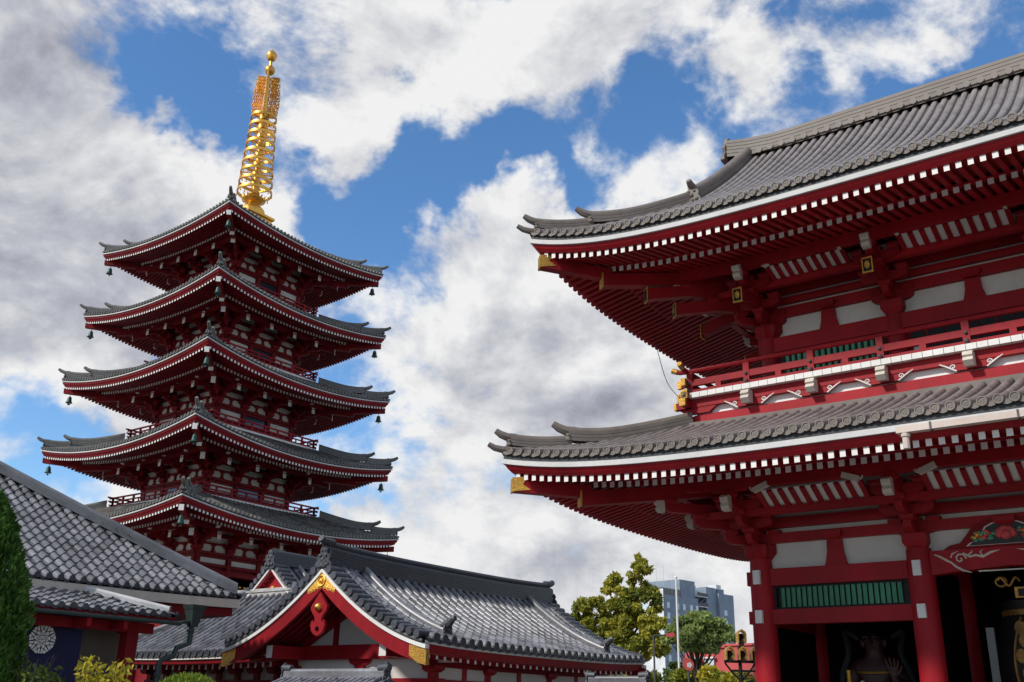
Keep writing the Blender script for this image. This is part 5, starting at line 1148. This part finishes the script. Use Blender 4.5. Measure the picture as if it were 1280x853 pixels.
# ornate lamp with gold-edged hoods
lm=thing('ornate_lamp','ornate lamp post with gold-edged arched hoods, just left of the gate','lamp post',(-17.87,40,0))
ax=V((.8,.6,0))
mb=MB(); mb.tube([(-17.87,40,0),(-17.87,40,.3),(-17.87,40,4.3)],[.16,.09,.07],12); mb.beam(V((-17.87,40,3.66))-ax*.65,V((-17.87,40,3.66))+ax*.85,.12,.1); mb.beam(V((-17.87,40,3.3))-ax*.4,V((-17.87,40,3.3))+ax*.6,.08,.08)
for s in (-1,1): mb.tube([V((-17.87,40,2.9)),V((-17.87,40,3.25))+ax*s*.35,V((-17.87,40,3.6))+ax*s*.62],.04,6)
part('pole',mb,['bronze'],lm,40)
for u,z in ((-.42,3.72),(.12,3.72),(.62,3.72),(.1,4.4)):
    c=V((-17.87,40,z))+ax*u; mb=MB(); nrm=V((.6,-.8,0)); 
    o=[(-.18,0),(-.18,.36),(-.14,.45),(0,.54),(.14,.45),(.18,.36),(.18,0)]; inn=[(-.135,0),(-.135,.33),(-.105,.40),(0,.475),(.105,.40),(.135,.33),(.135,0)]
    for i in range(6): mb.prism([c+ax*o[i][0]+V((0,0,o[i][1]))-nrm*.2,c+ax*o[i+1][0]+V((0,0,o[i+1][1]))-nrm*.2,c+ax*inn[i+1][0]+V((0,0,inn[i+1][1]))-nrm*.2,c+ax*inn[i][0]+V((0,0,inn[i][1]))-nrm*.2],nrm*.42,0)
    part('lamp_hood',mb,['goldpaint'],lm)
    mb=MB(); mb.sphere(c+V((0,0,.24)),.13,8,0,1.1); mb.lathe(c,[(.1,-.1),(.13,-.02),(.09,.12)],10,1); part('lantern',mb,['bronze','dsteel'],lm,40)
# ---------------------------------------------------------------- plants
M['gink']=leafmat('autumn_leaf',(.07,.12,.025),(.50,.45,.05)); M['leafd']=leafmat('dark_leaf',(.015,.035,.012),(.06,.10,.03))
M['pine']=leafmat('pine_needle',(.07,.13,.04),(.34,.42,.13),.35); M['yell']=leafmat('yellow_leaf',(.12,.16,.02),(.55,.45,.03)); M['conif']=leafmat('conifer_spray',(.02,.06,.01),(.13,.28,.035),.25)
M['lime']=leafmat('clipped_leaf',(.06,.12,.015),(.30,.38,.04)); M['midl']=leafmat('mid_leaf',(.04,.08,.02),(.22,.28,.05))
def leaves(mb,rr,c,rad,n,size,asp=1.6,tint=(0,1),droop=0.,flat=1.,shell=.35,up=0.):
    c=V(c)
    for _ in range(n):
        d=V((rr.gauss(0,1),rr.gauss(0,1),rr.gauss(0,1))).normalized(); q=rr.random()**shell
        p=c+V((d.x*rad,d.y*rad,d.z*rad*flat))*q
        a=V((rr.gauss(0,1),rr.gauss(0,1),rr.gauss(0,1)-droop+up)).normalized(); b=a.cross(V((rr.gauss(0,1),rr.gauss(0,1),rr.gauss(0,1)))).normalized()
        s=size*(.6+.8*rr.random()); t=tint[0]+(tint[1]-tint[0])*rr.random()
        mb.poly([p-a*s*asp*.5,p+b*s*.36-a*s*.08,p+a*s*asp*.5,p-b*s*.36-a*s*.05],0,t)
def tree(name,label,cat,base,h,limbs,clumps,leaf,trunk_r,rr,nleaf,size,group=None,flat=.8,tints=(0,1),**kw):
    t=thing(name,label,cat,base,group); base=V(base); mb=MB()
    top=base+V((rr.uniform(-.2,.2),rr.uniform(-.2,.2),h*.8)); mb.tube(curve([base,base+V((.1,0,h*.25)),base+V((-.1,.1,h*.5)),top],4),[trunk_r*(1-.85*i/12) for i in range(13)],8)
    for (c,r) in clumps:
        c=V(c); s=base+(top-base)*min(.95,max(.25,(c.z-base.z)/h*.75)); mb.tube(curve([s,(s+c)/2+V((0,0,-.15*r)),c],3),[trunk_r*.4,trunk_r*.35,trunk_r*.3,trunk_r*.25,trunk_r*.2,trunk_r*.14,trunk_r*.08],6)
    part('trunk',mb,['bark'],t,50)
    mb=MB()
    for (c,r) in clumps:
        c=V(c); bias=rr.uniform(tints[0],tints[1]); n=int(nleaf*r*r)
        for k in range(13):
            d=V((rr.gauss(0,1),rr.gauss(0,1),rr.gauss(0,1))).normalized(); b2=min(1,max(0,bias+rr.uniform(-.2,.2)))
            leaves(mb,rr,c+V((d.x,d.y,d.z*flat))*r*(.45+.5*rr.random()),r*(.22+.22*rr.random()),n//13,size,tint=(max(0,b2-.3),min(1,b2+.3)),flat=flat,**kw)
    part('crown',mb,[leaf],t); return t
rr=random.Random(11)
def T2(px_,dep): return px_
cl=[((-36.9,62,9.9),1.0),((-34.9,62,11.0),.95),((-35.2,62,9.7),1.15),((-38.6,62,8.3),1.5),((-36.3,62,8.2),1.5),((-34.2,62,7.7),1.35),((-40.,62,7.0),1.3),((-37.6,61.5,6.4),1.9),((-35.,61.5,6.0),1.7),((-33.4,61.5,5.8),1.2),((-39.4,61,5.3),1.5),((-36.5,60.6,4.4),1.8),((-34.2,60.6,4.0),1.5),((-35.0,62.3,11.6),.6),((-37.1,62.5,10.6),.55),((-33.9,62,8.9),.9),((-36.2,61.8,7.2),1.6),((-38.2,61.6,7.2),1.3),((-35.6,61.8,8.9),1.0),((-33.2,61,7.0),1.0),((-41.2,61.5,5.6),1.0),((-38.,60.5,3.4),1.7),((-35.9,60.2,2.8),1.7),((-40.4,61,3.8),1.5)]
cl=[((c[0],c[1],c[2]),r*.95) for c,r in cl]
tree('autumn_tree','tall yellowing autumn tree with a ragged crown behind the far end of the gabled hall','tree',(-36.6,62.3,0),11.5,5,cl,'gink',.32,rr,1150,.2,tints=(.2,.85),asp=1.9,shell=.55)
cl=[((-33.2,60.5,3.2),1.3),((-31.8,60.,2.6),1.4),((-33.9,59.,2.2),1.3),((-30.3,60.,2.3),1.2)]
tree('broadleaf_tree','dark green tree standing low behind the white flagpole','tree',(-32.,61,0),3.6,3,[((c[0],c[1],c[2]),r) for c,r in cl]+[((-30.6,59.5,4.0),1.1),((-29.6,60,3.5),1.1)],'midl',.2,rr,800,.16,tints=(.05,.6))
cl=[]
for z,w,n_ in ((7.3,.45,3),(6.9,1.15,6),(6.45,1.7,8),(5.95,1.9,8),(5.4,1.4,5)):
    for k in range(n_): a=6.283*k/n_+z*2; q=rr.uniform(.55,1.08); cl.append(((-28.6+w*math.cos(a)*q,58+w*math.sin(a)*q,z+rr.uniform(-.1,.1)),rr.uniform(.42,.6)))
tree('pine_tree','spreading pine with flat layered pads of needles in front of the office block','tree',(-28.8,58.2,0),6.6,5,cl,'pine',.16,rr,2600,.2,flat=.24,tints=(.5,1.),asp=2.6,up=.9)
mb=MB()
for i in range(24): 
    x=-26.8+rr.random()*4.2; y=50+rr.random()*2.; z=1.8+2.0*rr.random()**.7*(1-.3*abs(x+24.8)/2.4); bz=rr.random(); leaves(mb,rr,(x,y,z),.65,330,.2,tint=(max(0,bz-.35),min(1,bz+.25)),flat=.8)
yb=thing('yellow_shrub','bright yellow-green bushes glowing below the pine','bush',(-24,51,0)); part('foliage',mb,['yell'],yb); e=MB()
for i in range(9): e.tube([(-24+.1*i-.4,51,0),(-25.2+.45*i,51+.3*rr.random(),2.6)],[.06,.02],5)
part('stems',e,['bark'],yb)
cl=[((-16.2,44,3.6),1.2),((-16.6,44,2.4),1.3),((-15.2,44,4.6),1.0),((-15.,44,3.),1.2),((-17.6,45,2.3),1.1),((-18.8,45,1.8),1.),((-19.6,46,2.4),.8)]
tree('dark_tree','dark green leafy tree behind the ornate lamp and the gate column','tree',(-15.6,44.5,0),4.6,4,cl,'leafd',.2,rr,330,.26,tints=(.2,.9))
# conifer at the left edge
QX,QY=-16.15,7.76
cf=thing('conifer','dense columnar dark green conifer at the left edge of the view','tree',(QX,QY,0)); mb=MB(); mb.tube([(QX,QY,0),(QX,QY,4.3)],[.14,.03],8); part('trunk',mb,['bark'],cf,40)
mb=MB()
for i in range(30000):
    z=.3+4.4*rr.random(); R0=.86*min(1,max(.02,(4.72-z)/1.7))**.62*(1 if z>1.6 else .9); a=rr.random()*6.283; lump=.90+.10*math.sin(a*6+z*3.1)+.07*math.sin(a*13-z*6)
    r=R0*lump*(.7+.3*rr.random()**.35); p=V((QX+r*math.cos(a),QY+r*math.sin(a),z)); o=V((math.cos(a)*.5,math.sin(a)*.5,.9))+V((rr.gauss(0,.35),rr.gauss(0,.35),rr.gauss(0,.3))); o.normalize()
    b=o.cross(V((rr.gauss(0,1),rr.gauss(0,1),rr.gauss(0,1)))).normalized(); s=.035+.04*rr.random(); t=min(1,max(0,.35+rr.gauss(0,.22)))
    mb.poly([p-o*s,p+b*s*.4,p+o*s*1.2,p-b*s*.4],0,t)
part('foliage',mb,['conif'],cf)
# leafy branches at the lower left
def shoot(mb,lf,rr,path,n,size,tint,r0=.02):
    pts=curve(path,6); mb.tube(pts,[r0*(1-.8*i/(len(pts)-1)) for i in range(len(pts))],5,0)
    for i in range(n):
        f=.35+.65*rr.random(); p=pts[int(f*(len(pts)-1))]+V((rr.gauss(0,.07),rr.gauss(0,.07),rr.gauss(0,.05)))
        a=V((rr.gauss(0,.7),rr.gauss(0,.7),-.75+rr.gauss(0,.35))).normalized(); b=a.cross(V((rr.gauss(0,1),rr.gauss(0,1),rr.gauss(0,.4)))).normalized(); s=size*(.6+.7*rr.random()); m_=a.cross(b)*s*.12
        t=tint[0]+(tint[1]-tint[0])*rr.random()
        lf.poly([p,p+a*s*.45+b*s*.24+m_,p+a*s,p+a*s*.45-b*s*.24+m_],0,t)
ys=thing('yellow_leaved_shrub','young shrub with drooping bright yellow leaves in front of the navy curtain','shrub',(-14.2,9,0)); st_,lf=MB(),MB()
for k in range(11):
    ex=-14.85+1.35*rr.random(); ez=2.02+.30*(1-abs(ex+14.25)/.8)*rr.random()+.05; 
    shoot(st_,lf,rr,[(-14.5+rr.uniform(-.15,.15),9.1,.0),(-14.6+.2*rr.random(),9,1.2),((-14.5+ex)/2-.05,9,1.75),(ex,8.95+rr.uniform(-.25,.25),ez)],60,.115,(.35,1.),.022)
part('stems',st_,['bark'],ys,40); part('foliage',lf,['yell'],ys)
gs=thing('green_shrub','loose olive-green shrub at the lower left corner, below the curtain','shrub',(-16,8.6,0)); st_,lf=MB(),MB()
for k in range(60):
    ex=-17.4+2.7*rr.random(); ez=1.75+.68*rr.random()*(1-.3*abs(ex+16)/1.3)
    shoot(st_,lf,rr,[(-16+rr.uniform(-.3,.3),8.7,0),(-16+.3*(ex+16),8.6,.9),(ex,8.5+rr.uniform(-.5,.5),ez)],95,.12,(0,.75),.02)
part('stems',st_,['bark'],gs,40); part('foliage',lf,['midl'],gs)
cs_=thing('clipped_shrub','small rounded yellow-green clipped bush beside the small tiled gate','bush',(-16.3,12,0)); mb=MB()
for i in range(5200):
    d=V((rr.gauss(0,1),rr.gauss(0,1),rr.gauss(0,1))).normalized(); p=V((-16.25,12,1.35))+V((d.x*.78,d.y*.78,d.z*.75))*(1-.1*rr.random()); a=(d+V((rr.gauss(0,.4),rr.gauss(0,.4),.5))).normalized(); b=a.cross(d+V((.1,.2,.3))).normalized(); s=.05+.03*rr.random()
    mb.poly([p-a*s*.6,p+b*s*.3,p+a*s,p-b*s*.3],0,rr.random())
part('foliage',mb,['lime'],cs_); mb=MB(); mb.tube([(-16.25,12,0),(-16.25,12,1.2)],.06,6); part('trunk',mb,['bark'],cs_)
